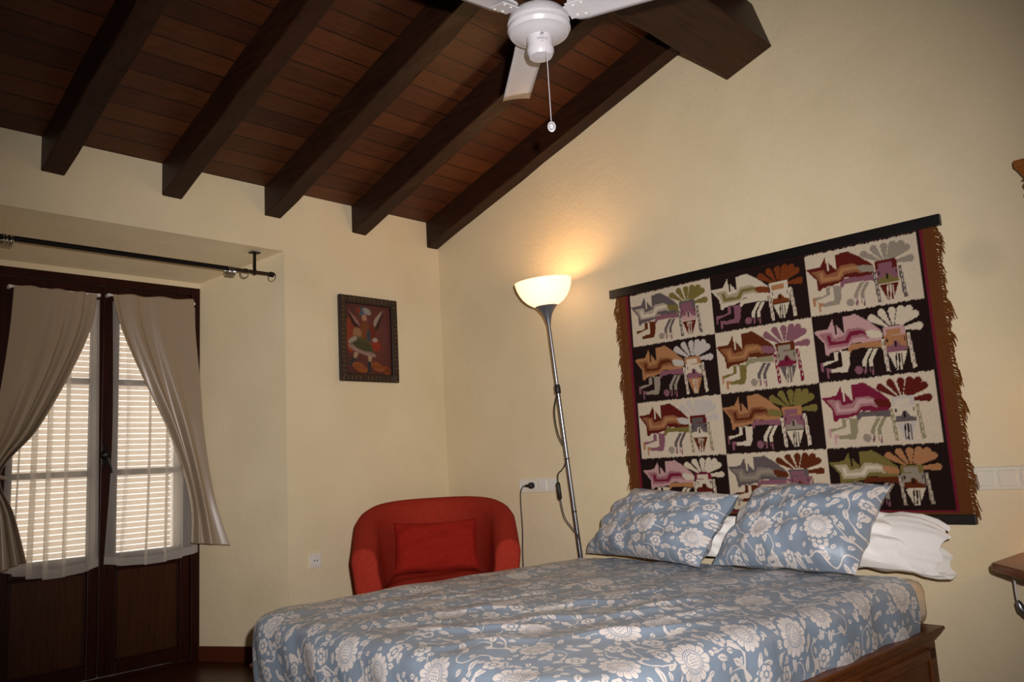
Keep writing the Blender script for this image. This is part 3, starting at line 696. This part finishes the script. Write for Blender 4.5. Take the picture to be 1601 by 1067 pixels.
# single socket on the back wall
root = thing('wall_socket', 'single round pin wall socket low on the back wall, left of the red chair', 'socket', (2.504, YB, .503))
b = MB(); b.box(-.040,.040,-.010,0,-.041,.041); obj('plate', b, M_CREAMP, root, bevel=.006)
Mr = Matrix.Translation((0,-.010,0))@Matrix.Rotation(PI/2,4,'X'); b = MB(); b.lathe([(.027,0),(.027,.004),(.022,.0045),(.021,.001),(0,.001)],28,Mr); s = obj('socket_well', b, M_WHITEP, root, smooth=True)
for q in (-.009,.009):
    b = MB().lathe([(.0035,0),(.0035,.003),(0,.003)],10,Matrix.Translation((q,-.0105,0))@Matrix.Rotation(PI/2,4,'X')); obj('contact_hole', b, M_HOLE, s)
# three gang switch by the bedside
root = thing('light_switch', 'cream three gang rocker switch right of the tapestry', 'switch', (XR, .812, .812))
b = MB(); b.box(-.009,0,-.116,.116,-.044,.044); obj('plate', b, M_CREAMP, root, bevel=.007)
for k in range(3):
    yc = .074-.074*k; b = MB(); b.hexa([(-.008,yc-.031,-.030),(-.008,yc+.031,-.030),(-.008,yc+.031,.030),(-.008,yc-.031,.030)],[(-.012,yc-.030,-.029),(-.012,yc+.030,-.029),(-.0155,yc+.030,.029),(-.0155,yc-.030,.029)])
    obj('rocker', b, M_CREAMP, root, bevel=.002)

# ------------------------------------------------------------------ floor lamp
base = Vector((3.42, 2.815, 0)); topc = Vector((3.26, 2.852, 1.849)); ax = (topc-base).normalized()
root = thing('floor_lamp', 'steel uplighter floor lamp with a lit bowl shade, leaning behind the bed', 'lamp', base)
Q_ = Vector((0,0,1)).rotation_difference(ax).to_matrix().to_4x4(); L_ = (topc-base).length
b = MB(); b.lathe([(.0,0),(.075,0),(.075,.012),(.06,.022),(.014,.030),(.014,.05),(0,.05)],32); obj('base', b, M_GREYCUP, root, smooth=True)
b = MB(); b.lathe([(.0115,.03),(.0115,1.36)],16,Q_); po = obj('pole', b, M_STEEL, root, smooth=True)
b = MB(); b.lathe([(.0095,1.36),(.0095,L_-.13)],16,Q_); obj('upper_pole', b, M_STEEL, po, smooth=True)
b = MB(); b.lathe([(.014,1.335),(.016,1.34),(.016,1.375),(.012,1.385),(.010,1.385)],16,Q_); obj('joint_collar', b, M_CORD, po, smooth=True)
for zz_ in (.70,.98): obj('joint_line', MB().lathe([(.0122,zz_),(.013,zz_+.003),(.0122,zz_+.006)],16,Q_), M_CORD, po, smooth=True)
z0 = L_-.145
b = MB(); b.lathe([(.011,z0),(.013,z0+.012),(.018,z0+.035),(.028,z0+.062),(.042,z0+.085),(.058,z0+.103),(.064,z0+.110),(.060,z0+.112),(.0,z0+.10)],32,Q_); obj('shade_holder', b, M_GREYCUP, root, smooth=True)
ps = [(.055,.104),(.075,.112),(.100,.130),(.122,.153),(.138,.180),(.149,.208),(.155,.236),(.156,.245),(.152,.245),(.146,.208),(.134,.180),(.118,.155),(.096,.133),(.070,.116),(.05,.108),(0,.106)]
b = MB(); b.lathe([(r,z0+z) for r, z in ps],48,Q_); obj('lamp_shade', b, M_SHADE, root, smooth=True, angle=180)
bp = Q_ @ Vector((0,0,z0+.172))
b = MB(); b.lathe([(0,-.03),(.02,-.026),(.028,-.01),(.026,.008),(.014,.02),(0,.024)],20,Matrix.Translation(bp-Vector((0,0,.04)))); 
obj('bulb', b, M_SHADE, root, smooth=True)
li = bpy.data.lights.new('lamp_bulb_light', 'POINT'); lo = bpy.data.objects.new('lamp_bulb_light', li); COL.objects.link(lo); lo.parent = root; lo.location = bp+Vector((0,0,.01)); li.energy = 4.4; li.color = (1.0,.60,.30); li.shadow_soft_size = .045
# flex winding round the pole, with its inline switch
pts = [(1.33,0,0),(1.24,.0,.035),(1.12,-.0,.030),(1.02,.02,.006),(.96,-.02,-.01),(.93,-.02,.02),(.90,-.03,.045),(.78,-.03,.050),(.68,-.03,.036),(.62,-.018,.005),(.55,-.0,-.016),(.3,0,-.016),(.04,0,-.016)]
b = MB(); b.tube([Q_ @ Vector((lambda t: (t[1]-.012, t[2], t[0]))(interp(pts, k/90))) for k in range(91)],.0032,8); obj('flex', b, M_CORD, root, smooth=True)
b = MB(); b.tube([Q_@Vector((-.045,.049,z_)) for z_ in (.775,.782,.86,.868)],[.006,.011,.011,.006],10); obj('inline_switch', b, M_CORD, root, smooth=True)

# ------------------------------------------------------------------ tub chair
cc = Vector((2.905, 3.435, 0)); face = math.atan2(-cc.y, -cc.x)   # it faces the camera side of the room
root = thing('tub_chair', 'red fabric tub armchair in the corner behind the bed', 'armchair', cc, face+PI/2)
def upath(s):   # s 0..1 from one arm front to the other, local: x across, y back
    w_ = .318; yf = -.34; yb = -.06; arm = yb-yf; arc = PI*.40; tot = 2*arm+arc*1.0
    d = s*tot
    if d < arm: return Vector((-w_, yf+d, 0)), Vector((-1, 0, 0)), d/arm*0
    if d > tot-arm: return Vector((w_, yf+(tot-d), 0)), Vector((1, 0, 0)), 0
    a = PI*(d-arm)/arc; cx_ = -w_*math.cos(a); sy = .41*math.sin(a)
    n = Vector((-math.cos(a)/w_, math.sin(a)/.41, 0)).normalized(); return Vector((cx_, yb+sy, 0)), n, math.sin(a)
rows = []; NS = 96
for k in range(NS+1):
    s = k/NS; p, n, bk = upath(s); front = min(s, 1-s)
    fy = min(1, max(0, (p.y+.34)/.69)); h = .600+.197*math.sin(min(1, fy)*PI/2)**1.1
    th = .062
    sec = [(th*.75,.06),(th*.85,.2),(th*1.0,.4),(th*1.05,h-.10),(th*1.06,h-.065),(th*.93,h-.034),(th*.66,h-.013),(th*.3,h-.002),(0,h),(-th*.3,h-.002),(-th*.66,h-.013),(-th*.93,h-.034),(-th*1.06,h-.068),(-th*1.0,h-.12),(-th*1.1,.42),(-th*1.15,.3),(-th*1.15,.06)]
    rows.append([p+n*(a+ .10*max(0,(z-.15)))+Vector((0,0,z)) for a, z in sec])
# rounded arm fronts
def capring(row, n, dy):
    c_ = Vector((sum(p.x for p in row)/len(row), row[0].y, .35)); return [Vector((c_.x+(p.x-c_.x)*n, p.y+dy, .35+(p.z-.35)*(1-(1-n)*.16))) for p in row]
rows = [capring(rows[0], .0, -.022), capring(rows[0], .72, -.020), capring(rows[0], .93, -.012)]+rows+[capring(rows[-1], .93, -.012), capring(rows[-1], .72, -.020), capring(rows[-1], .0, -.022)]
b = MB().grid(rows, closed_u=True); obj('tub_shell', b, M_RED, root, smooth=True, angle=60)
def cushion(w_, d_, h_, n=28, pw=.28, seed=0, noise_=.004):
    r = random.Random(seed); ph = [r.uniform(0,6) for _ in range(6)]; vs = []; fs = []
    def prof(u): return max(0, 1-abs(u)**3.2)**pw
    for sgn in (1, -1):
        P_ = []
        for j in range(n+1):
            v = -1+2*j/n; row = []
            for i in range(n+1):
                u = -1+2*i/n; t_ = prof(u)*prof(v); wr = noise_*(math.sin(5*u+ph[0]+3*v)+math.sin(9*v+ph[1]-4*u)+.6*math.sin(17*u*v+ph[2]))*t_
                k_ = 1-.05*(1-abs(v)**2)*abs(u)**2; k2 = 1-(.10 if v > 0 else .03)*(1-abs(u)**2)*abs(v)**2
                row.append((u*w_/2*k_, v*d_/2*k2, sgn*(h_/2*t_)+wr))
            P_.append(row if sgn > 0 else row[::-1])
        mb = MB().grid(P_); o_ = len(vs); vs += mb.v; fs += [tuple(q+o_ for q in f) for f in mb.f]
    m_ = MB(); m_.v = vs; m_.f = fs; return m_
def moved(mb, M_): mb.v = [tuple(M_ @ Vector(p)) for p in mb.v]; return mb
b = MB(); b.box(-.28,.28,-.325,.26,.08,.30); obj('seat_base', b, M_RED, root, bevel=.03)
obj('seat_cushion', moved(cushion(.56,.62,.13,pw=.2), Matrix.Translation((0,-.02,.345))), M_RED, root, smooth=True, angle=180)
obj('back_cushion', moved(cushion(.47,.28,.13,pw=.4,seed=4,noise_=.006), Matrix.Translation((.0,.12,.545))@Matrix.Rotation(math.radians(74),4,'X')), M_REDC, root, smooth=True, angle=180)
for sx in (-.30,.30):
    for sy in (-.28,.22):
        b = MB(); b.tube([(sx,sy,.09),(sx*1.04,sy*1.04,0)],[.024,.018],12); obj('leg', b, M_BEDWOOD, root, smooth=True)

# ------------------------------------------------------------------ bed
TH = math.radians(4.8); HX, HY, BW, BL, BZ = 3.44, 2.80, 1.72, 1.90, .478
bed_rz = PI-TH
def bedw(x, y, z): # bed local (x from the head to the foot, y from the far side to the near side)
    return Vector((HX-math.cos(TH)*x-math.sin(TH)*y, HY+math.sin(TH)*x-math.cos(TH)*y, z))
root = thing('bed', 'brown wooden bed base with drawers under the blue floral bedding', 'bed', (HX, HY, 0), bed_rz)
b = MB(); b.box(.0,BL-.02,.06,BW+.005,.02,.255); obj('body', b, M_BEDWOOD, root, bevel=.004)
b = MB(); b.box(-.012,BL-.005,.045,BW+.030,.262,.276); b.box(-.006,BL-.010,.055,BW+.018,.248,.262); b.box(-.018,BL,.035,BW+.040,.276,.290); obj('top_moulding', b, M_BEDWOOD, root, bevel=.004)
for k in range(3):
    x0 = .05+k*.60; b = MB(); b.box(x0,x0+.57,BW+.005,BW+.016,.04,.222); d = obj('drawer', b, M_BEDWOOD, root, bevel=.003)
    b = MB()
    for (xa,xb,za,zb) in ((x0,x0+.05,.04,.222),(x0+.52,x0+.57,.04,.222),(x0,x0+.57,.04,.075),(x0,x0+.57,.187,.222)): b.box(xa,xb,BW+.016,BW+.024,za,zb)
    obj('drawer_moulding', b, M_BEDWOOD, d, bevel=.004)
    b = MB(); b.lathe([(.006,0),(.006,.012),(.014,.018),(.015,.026),(0,.032)],16,Matrix.Translation((x0+.285,BW+.016,.13))@Matrix.Rotation(-PI/2,4,'X')); obj('knob', b, M_BRONZE, d, smooth=True)
root = thing('mattress', 'mattress in a cream fitted sheet, showing at the head of the bed', 'mattress', (HX, HY, .29), bed_rz)
b = MB(); b.box(.0,BL-.03,.02,BW+.004,.001,BZ-.29-.018); obj('fitted_sheet', b, M_CREAM, root, bevel=.045, smooth=True)

# blue floral sheet: rounded top and hanging skirt on three sides
def perim(n):
    """near-head corner -> near side -> foot -> far side -> far-head corner, rounded foot corners"""
    r_ = .16; x0 = .135; pts = []
    segs = [('l', (x0,BW),(BL-r_,BW),(0,1)), ('a', (BL-r_,BW-r_), PI/2, 0), ('l', (BL,BW-r_),(BL,r_),(1,0)), ('a', (BL-r_,r_), 0, -PI/2), ('l', (BL-r_,0),(x0,0),(0,-1))]
    for s in segs:
        if s[0] == 'l':
            L = math.dist(s[1], s[2]); m_ = max(2, int(L/.009))
            for k in range(m_): t = k/m_; pts.append((s[1][0]+(s[2][0]-s[1][0])*t, s[1][1]+(s[2][1]-s[1][1])*t, s[3][0], s[3][1]))
        else:
            m_ = int(abs(s[3]-s[2])*r_/.009)
            for k in range(m_): a = s[2]+(s[3]-s[2])*k/m_; pts.append((s[1][0]+r_*math.cos(a), s[1][1]+r_*math.sin(a), math.cos(a), math.sin(a)))
    pts.append((x0, 0, 0, -1)); return pts
pm = perim(0)
RIDGES = [(1.61,1.09,-.75,.016,.020,.16),(1.16,1.03,-.55,.017,.020,.15),(1.40,1.52,-.50,.022,.026,.22),(1.11,1.50,-.25,.022,.026,.20),(1.10,.73,-.50,.012,.018,.13),(1.19,1.31,-.35,.017,.022,.18),
          (1.75,1.23,-.80,.012,.020,.15),(.99,1.31,-.25,.015,.020,.16),(1.36,1.18,-.6,.015,.020,.17),(1.40,.82,-.65,.012,.018,.14),(1.66,.80,-.8,.009,.018,.14),(.80,1.10,-.2,.012,.018,.15),(.95,.9,-.35,.010,.018,.13),(.62,1.38,.0,.010,.020,.15),(1.3,.5,-.6,.007,.016,.12)]
def wr(x, y):
    h = 0
    # long soft creases across the bed, as left by the hands that made it
    for (a, k, ph, am) in ((.35, 17, .3, .0040), (-.25, 24, 1.7, .0030), (.9, 12, 2.2, .0030), (.15, 41, .9, .0016), (-.8, 33, 2.9, .0014)):
        h += am*math.sin(k*(x*math.sin(a)+y*math.cos(a))+ph+1.4*math.sin(3*x+2.1*y+ph))
    # pronounced ridges toward the near middle
    for (cx_, cy_, a, am, wd, ln) in RIDGES:
        dx, dy = x-cx_, y-cy_; u = dx*math.cos(a)+dy*math.sin(a); v = -dx*math.sin(a)+dy*math.cos(a)+.5*u*u; h += am*math.exp(-abs(v/wd)**1.4-(u/ln)**2)
    return h
RR = .055; rings = []; uvs = []
drops = [0,.012,.024,.04,.055,.07,.085,.1,.12,.145,.17,.2,.23,.27,.31,.35,.39]
S_in = [k/110 for k in range(111)]
nP = len(pm); cum = 0
for si in S_in:
    row = []
    for (x, y, nx, ny_) in pm:
        tx = min(max(x, 0), BL-BW/2); ty = BW/2
        f = 1-si
        px, py = x-nx*RR, y-ny_*RR
        qx, qy = px+(tx-px)*f, py+(ty-py)*f
        edge = min(1, (1-si)*8); sag = -.006*(1-edge)
        row.append((qx, qy, BZ+wr(qx, qy)+sag)); uvs.append((qx, qy))
    rings.append(row)
for d in drops[1:]:
    row = []
    for i, (x, y, nx, ny_) in enumerate(pm):
        near = ny_ > .7; foot = nx > .5
        total = .215 if near else (.40 if foot else .34)
        if near: total += .010*math.sin(x*9)+ .03*max(0, (x-1.2))*4
        if abs(nx) > .05 and abs(ny_) > .05: total = .36
        dd = d/drops[-1]*(total+.03)
        arc = RR*PI/2
        if dd < arc: a = dd/RR; ox, oz_ = RR*math.sin(a), RR*(1-math.cos(a))
        else: ox, oz_ = RR, RR+dd-arc
        along = i*.009; k_ = min(1, dd/.15)
        fold = k_*(.007*math.sin(along*14+.6)+.005*math.sin(along*31+2*dd*8))
        cor = abs(nx*ny_)*2
        fold += k_*cor*.018*math.sin(along*44)
        bul = .016*math.sin(min(1, dd/.30)*PI)
        px, py = x-nx*RR, y-ny_*RR; o_ = ox+fold+bul
        row.append((px+nx*o_, py+ny_*o_, BZ-oz_+wr(px, py)*(1-k_)-.006*(1-k_))); uvs.append((px+nx*dd, py+ny_*dd))
    rings.append(row)
b = MB().grid(rings); 
o = obj('bed_sheet', b, M_FLORAL, None, smooth=True, angle=180, uv=[(u*1.0, v*1.0) for u, v in uvs]); o.location = (HX, HY, 0); o.rotation_euler = (0, 0, bed_rz)
tag(o, 'blue and white floral sheet spread over the bed', 'bedding')

# pillows from their four corners
def pillow(name, lab, mat, BLc, BRc, TRc, TLc, thick, seed, grp, pinch=.05, flip=1, uvo=(0,0), ear=.0, wrk=.006):
    BLc, BRc, TRc, TLc = map(Vector, (BLc, BRc, TRc, TLc)); cen = (BLc+BRc+TRc+TLc)/4
    nrm = (BRc-BLc).cross(TLc-BLc).normalized()
    w_ = ((BRc-BLc).length+(TRc-TLc).length)/2; h_ = ((TLc-BLc).length+(TRc-BRc).length)/2
    r = random.Random(seed); ph = [r.uniform(0,6) for _ in range(8)]; n = 64; vs = []; fs = []; uv = []
    def pr(u): return max(0, 1-abs(u)**2.6)**.52
    for sgn in (1, -1):
        P_ = []
        for j in range(n+1):
            v = -1+2*j/n; row = []
            for i in range(n+1):
                u = -1+2*i/n
                uu = u*(1-pinch*(1-v*v)*abs(u)); vv = v*(1-pinch*1.3*(1-u*u)*abs(v))
                s_, t_ = (uu+1)/2, (vv+1)/2
                p = BLc.lerp(BRc, s_).lerp(TLc.lerp(TRc, s_), t_)
                T = pr(u)*pr(v)
                e = (1-T)
                wv = wrk*(math.sin(7*u+4*v+ph[0])+.8*math.sin(11*v-6*u+ph[1])+.6*math.sin(19*u+ph[2]+5*v))*min(1, T*2+.15)
                ang = math.atan2(v, u); rad = max(abs(u), abs(v))
                wv += wrk*1.3*math.sin(ang*11+ph[3])*max(0, rad-.55)/.45*(1-max(0, rad-.93)/.07)
                q = p + nrm*(sgn*thick/2*T*(1.15 if sgn > 0 else .85) + wv)
                row.append(q-cen); uv.append(((u+1)/2*w_+uvo[0], (v+1)/2*h_+uvo[1]))
            if sgn < 0: row = row[::-1]; uv[-(n+1):] = uv[-(n+1):][::-1]
            P_.append(row)
        mb = MB().grid(P_); o_ = len(vs); vs += mb.v; fs += [tuple(q+o_ for q in f) for f in mb.f]
    m_ = MB(); m_.v = vs; m_.f = fs
    o = obj(name, m_, mat, None, smooth=True, angle=180, uv=uv); o.location = cen; tag(o, lab, 'pillow', grp); return o
pillow('pillow', 'white pillow against the wall behind the left floral pillow', M_WHITEC, (3.33,2.70,.50),(3.26,1.92,.51),(3.41,1.88,.675),(3.43,2.68,.66),.13,11,'white pillows at the head of the bed')
pillow('pillow', 'white pillow at the right, its open end hanging past the bed', M_WHITEC, (3.24,1.84,.50),(3.25,1.07,.488),(3.40,1.14,.690),(3.42,1.84,.69),.17,12,'white pillows at the head of the bed', wrk=.009)
pillow('pillow', 'blue floral pillow leaning at the left of the bed head', M_FLORAL, (3.330,2.745,.490),(3.04,1.900,.495),(3.30,1.820,.780),(3.38,2.440,.815),.23,21,'blue floral pillows', uvo=(.31,.12))
pillow('pillow', 'blue floral pillow leaning at the right of the bed head', M_FLORAL, (3.14,1.895,.490),(3.04,1.240,.498),(3.31,1.175,.803),(3.36,1.745,.805),.23,22,'blue floral pillows', uvo=(1.47,.83))

# open end of the right white pillowcase
wp = [o for o in bpy.data.objects if o.get('label','').startswith('white pillow at the right')][0]
rr = random.Random(5); rings = []
for (y_, cx_, cz_, hh, ht) in ((1.22,3.32,.60,.090,.055),(1.15,3.315,.590,.105,.060),(1.09,3.31,.578,.108,.055),(1.04,3.305,.566,.100,.045),(1.005,3.30,.556,.086,.036)):
    k_ = (1.22-y_)/.215; row = []
    for q in range(96):
        a = 2*PI*q/96; f = 1+k_*(.10*math.sin(5*a+1)+.07*math.sin(9*a+2.2)+.04*math.sin(17*a))
        z_ = cz_+hh*f*math.sin(a); x_ = cx_+ht*f*math.cos(a)+.25*(z_-cz_); row.append(Vector((x_, y_+k_*(.020*math.sin(2*a+.4)+.012*math.sin(7*a)) , z_))-wp.location)
    rings.append(row)
obj('pillowcase_opening', MB().grid(rings, closed_u=True), M_WHITEC, wp, smooth=True, angle=180)

# ------------------------------------------------------------------ ceiling fan
HUB = Vector((1.83, 1.555, 2.36))
root = thing('ceiling_fan', 'white three blade ceiling fan hanging from the cross beam', 'fan', (HUB.x, HUB.y, 2.848))
def FZ(z): return z-2.848
b = MB(); b.lathe([(.0115,FZ(2.39)),(.0115,-.03)],20); obj('down_rod', b, M_FAN, root, smooth=True)
b = MB(); b.lathe([(.014,-.11),(.05,-.085),(.062,-.03),(.058,-.002),(0,-.002)],32); obj('canopy', b, M_FAN, root, smooth=True)
b = MB(); b.lathe([(.014,FZ(2.425)),(.022,FZ(2.40)),(.05,FZ(2.392)),(.085,FZ(2.385)),(.097,FZ(2.37)),(.100,FZ(2.352)),(.094,FZ(2.350)),(.0945,FZ(2.343)),(.100,FZ(2.341)),(.101,FZ(2.330)),(.094,FZ(2.318)),(.086,FZ(2.317)),(.075,FZ(2.310)),(.052,FZ(2.305)),(.044,FZ(2.304)),(0,FZ(2.304))],56); mo = obj('motor_housing', b, M_FAN, root, smooth=True, angle=35)
b = MB(); b.lathe([(.041,FZ(2.310)),(.041,FZ(2.266)),(.0435,FZ(2.265)),(.0435,FZ(2.254)),(.036,FZ(2.240)),(.0,FZ(2.237))],40); sh = obj('switch_housing', b, M_FAN, root, smooth=True, angle=35)
a0 = math.radians(51.0)
for k in range(3):
    a = a0+k*2*PI/3; Mz = Matrix.Translation((0,0,FZ(2.372)))@Matrix.Rotation(a,4,'Z')@Matrix.Rotation(math.radians(-12),4,'X')
    rs = [.105,.112,.125,.15,.22,.32,.42,.52,.575]; wl = [.026,.042,.052,.057,.056,.056,.056,.056,.056]
    up_ = []; 
    for i, r_ in enumerate(rs):
        row = []
        for q in range(9):
            t = -1+2*q/8; wv = wl[i]; rr = r_ - (.012*t if i == len(rs)-1 else 0); row.append((rr, t*wv, .004*(1-t*t)))
        up_.append(row)
    b = MB().grid(up_); moved(b, Mz); bl = obj('fan_blade', b, M_FAN, root, smooth=True, angle=180, solid=.004)
    b = MB(); b.box(.06,.115,-.022,.022,-.004,.0); b.box(.10,.165,-.036,.036,-.0065,-.003); moved(b, Mz); 
    br = obj('blade_arm', b, M_FAN, bl, bevel=.002)
    for (rx_, ty_) in ((.125,-.022),(.125,.022),(.152,-.026),(.152,.026)):
        b = MB().lathe([(.0,.002),(.0045,.001),(.0045,-.001)],10,Matrix.Translation((rx_,ty_,-.008))@Matrix.Rotation(PI,4,'X')); moved(b, Mz); obj('screw', b, M_WHITEP, br, smooth=True)
# small printed mark on the switch housing, facing the camera side
tdir = math.atan2(-HUB.y, -HUB.x)+.22
def wrap_text(txt, size, zc_, nm):
    cu = bpy.data.curves.new('mark', 'FONT'); cu.body = txt; cu.size = size; cu.align_x = 'CENTER'; to = bpy.data.objects.new('mark', cu); COL.objects.link(to)
    dg = bpy.context.evaluated_depsgraph_get(); me0 = to.evaluated_get(dg).to_mesh(); vs = [v.co.copy() for v in me0.vertices]; fs = [tuple(p.vertices) for p in me0.polygons]; to.evaluated_get(dg).to_mesh_clear()
    bpy.data.objects.remove(to); m_ = MB(); R_ = .0416
    m_.add([Vector((R_*math.cos(tdir+p.x/R_), R_*math.sin(tdir+p.x/R_), FZ(zc_)+p.y)) for p in vs], fs); return obj(nm, m_, M_FANGREY, sh)
wrap_text('UNICO', .011, 2.280, 'printed_name')
m_ = MB(); 
for (ux, uz, r_, a_, a2) in ((.0,2.297,.006,.3,4.4),(.002,2.297,.003,3.4,7.6),(-.001,2.273,.003,.0,3.6)):
    P_ = []
    for k in range(13):
        g = a_+(a2-a_)*k/12; P_.append([(ux+rr*math.cos(g), uz+rr*math.sin(g)) for rr in (r_, r_*.55)])
    mb = MB().grid([[Vector((.0416*math.cos(tdir+p[0]/.0416), .0416*math.sin(tdir+p[0]/.0416), FZ(p[1]))) for p in row] for row in P_]); m_.add(mb.v, mb.f)
obj('printed_emblem', m_, M_FANGREY, sh)
# pull chain with its little medallion
ca = math.atan2(-HUB.y, -HUB.x)+.45; cxn, cyn = .044*math.cos(ca), .044*math.sin(ca)
b = MB()
for k in range(56):
    zz_ = 2.262-.0046*k; b.lathe([(0,-.0018),(.0016,-.0009),(.0018,0),(.0016,.0009),(0,.0018)],6,Matrix.Translation((cxn,cyn,FZ(zz_))))
b.tube([(cxn,cyn,FZ(2.264)),(cxn,cyn,FZ(2.01))],.0007,5); ch = obj('pull_chain', b, M_FAN, root, smooth=True)
Mp = Matrix.Translation((cxn,cyn,FZ(1.988)))@Matrix.Rotation(math.atan2(-HUB.y,-HUB.x),4,'Z')@Matrix.Rotation(PI/2,4,'Y')@Matrix.Scale(1.35,4,(1,0,0))
b = MB(); b.lathe([(0,-.003),(.009,-.003),(.0125,-.001),(.0125,.001),(.009,.003),(0,.003)],28,Mp); b.lathe([(.0095,.003),(.0105,.0042),(.0115,.003)],24,Mp); b.lathe([(0,.003),(.004,.0045),(.006,.003)],16,Mp); obj('pull_medallion', b, M_FAN, ch, smooth=True)

# ------------------------------------------------------------------ bedside shelf, its lamp and flex, wall cabinet
root = thing('bedside_table', 'brown wooden bedside table top right of the bed', 'table', (3.28, .50, 0))
poly = [(.220,.311),(-.085,.334),(-.105,.325),(-.262,.20),(-.275,.18),(-.275,-.20),(-.24,-.24),(.220,-.24)]
b = MB(); n = len(poly); b.add([(x,y,.511) for x,y in poly]+[(x,y,.540) for x,y in poly], [tuple(range(n)), tuple(range(2*n-1,n-1,-1))]+[(i,n+i,n+(i+1)%n,(i+1)%n) for i in range(n)])
obj('table_top', b, M_TABLE, root, bevel=.009, smooth=True)
b = MB(); b.lathe([(.05,.02),(.035,.06),(.028,.12),(.038,.2),(.028,.3),(.030,.42),(.055,.48),(.07,.511)],24,Matrix.Translation((0,-.02,0))); obj('column', b, M_TABLE, root, smooth=True)
b = MB(); b.lathe([(.16,0),(.16,.018),(.12,.03),(.05,.04)],32,Matrix.Translation((0,-.02,0))); obj('foot', b, M_TABLE, root, smooth=True)
root = thing('table_lamp', 'small lit lamp standing on the bedside table', 'lamp', (3.36, .50, .541))
b = MB(); b.lathe([(0,0),(.055,0),(.055,.010),(.02,.022),(.010,.05),(.010,.19),(0,.19)],28); obj('stem', b, M_STEEL, root, smooth=True)
b = MB(); b.lathe([(.085,.17),(.055,.31),(.053,.31),(.083,.17),(.085,.17)],32); obj('lamp_shade', b, M_SHADE, root, smooth=True)
l2 = bpy.data.lights.new('bedside_bulb_light', 'POINT'); lo2 = bpy.data.objects.new('bedside_bulb_light', l2); COL.objects.link(lo2); lo2.parent = root; lo2.location = (0,0,.24); l2.energy = 2.4; l2.color = (1,.66,.3); l2.shadow_soft_size = .03
root = thing('lamp_flex', 'pale lamp flex with a silver inline switch hanging below the bedside table', 'cord', (3.30, .80, .50))
pts = [(.09,-.08,.003),(.03,-.02,.003),(.004,-.005,-.004),(.0,-.006,-.04),(.0,-.006,-.085),(.003,-.008,-.105),(.006,-.018,-.150),(.014,-.05,-.165),(.04,-.12,-.14),(.08,-.16,-.09),(.10,-.18,.003)]
b = MB(); b.tube([interp(pts, k/60) for k in range(61)],.0032,8); obj('flex', b, M_WHITEP, root, smooth=True)
b = MB(); b.tube([(.0,-.006,-.100),(.002,-.008,-.108),(.004,-.014,-.130),(.010,-.032,-.156),(.016,-.044,-.163)],[.004,.010,.014,.010,.003],14); obj('inline_switch', b, M_STEEL, root, smooth=True)
root = thing('wall_cabinet', 'carved orange wood wall cabinet at the right edge, its cornice showing', 'cabinet', (XR, .30, 1.55))
b = MB(); b.box(-.14,-.002,-.27,.255,0,.33); obj('body', b, M_CABWOOD, root, bevel=.004)
b = MB(); b.hexa([(-.13,-.28,.345),(-.002,-.28,.345),(-.002,.290,.345),(-.13,.290,.345)],[(-.16,-.30,.385),(-.002,-.30,.385),(-.002,.309,.385),(-.16,.309,.385)]); b.box(-.165,-.002,-.31,.313,.385,.412); obj('cornice', b, M_CABWOOD, root, bevel=.004)
b = MB(); pf = [(0,.02),(.024,.02),(.024,.05)]
for k in range(8): pf += [(.016,.052+k*.036),(.027,.062+k*.036),(.030,.070+k*.036),(.027,.078+k*.036)]
pf += [(.016,.34),(.03,.345),(0,.345)]
b.lathe(pf, 24, Matrix.Translation((-.115,.272,0))); obj('turned_spindle', b, M_CABWOOD, root, smooth=True)
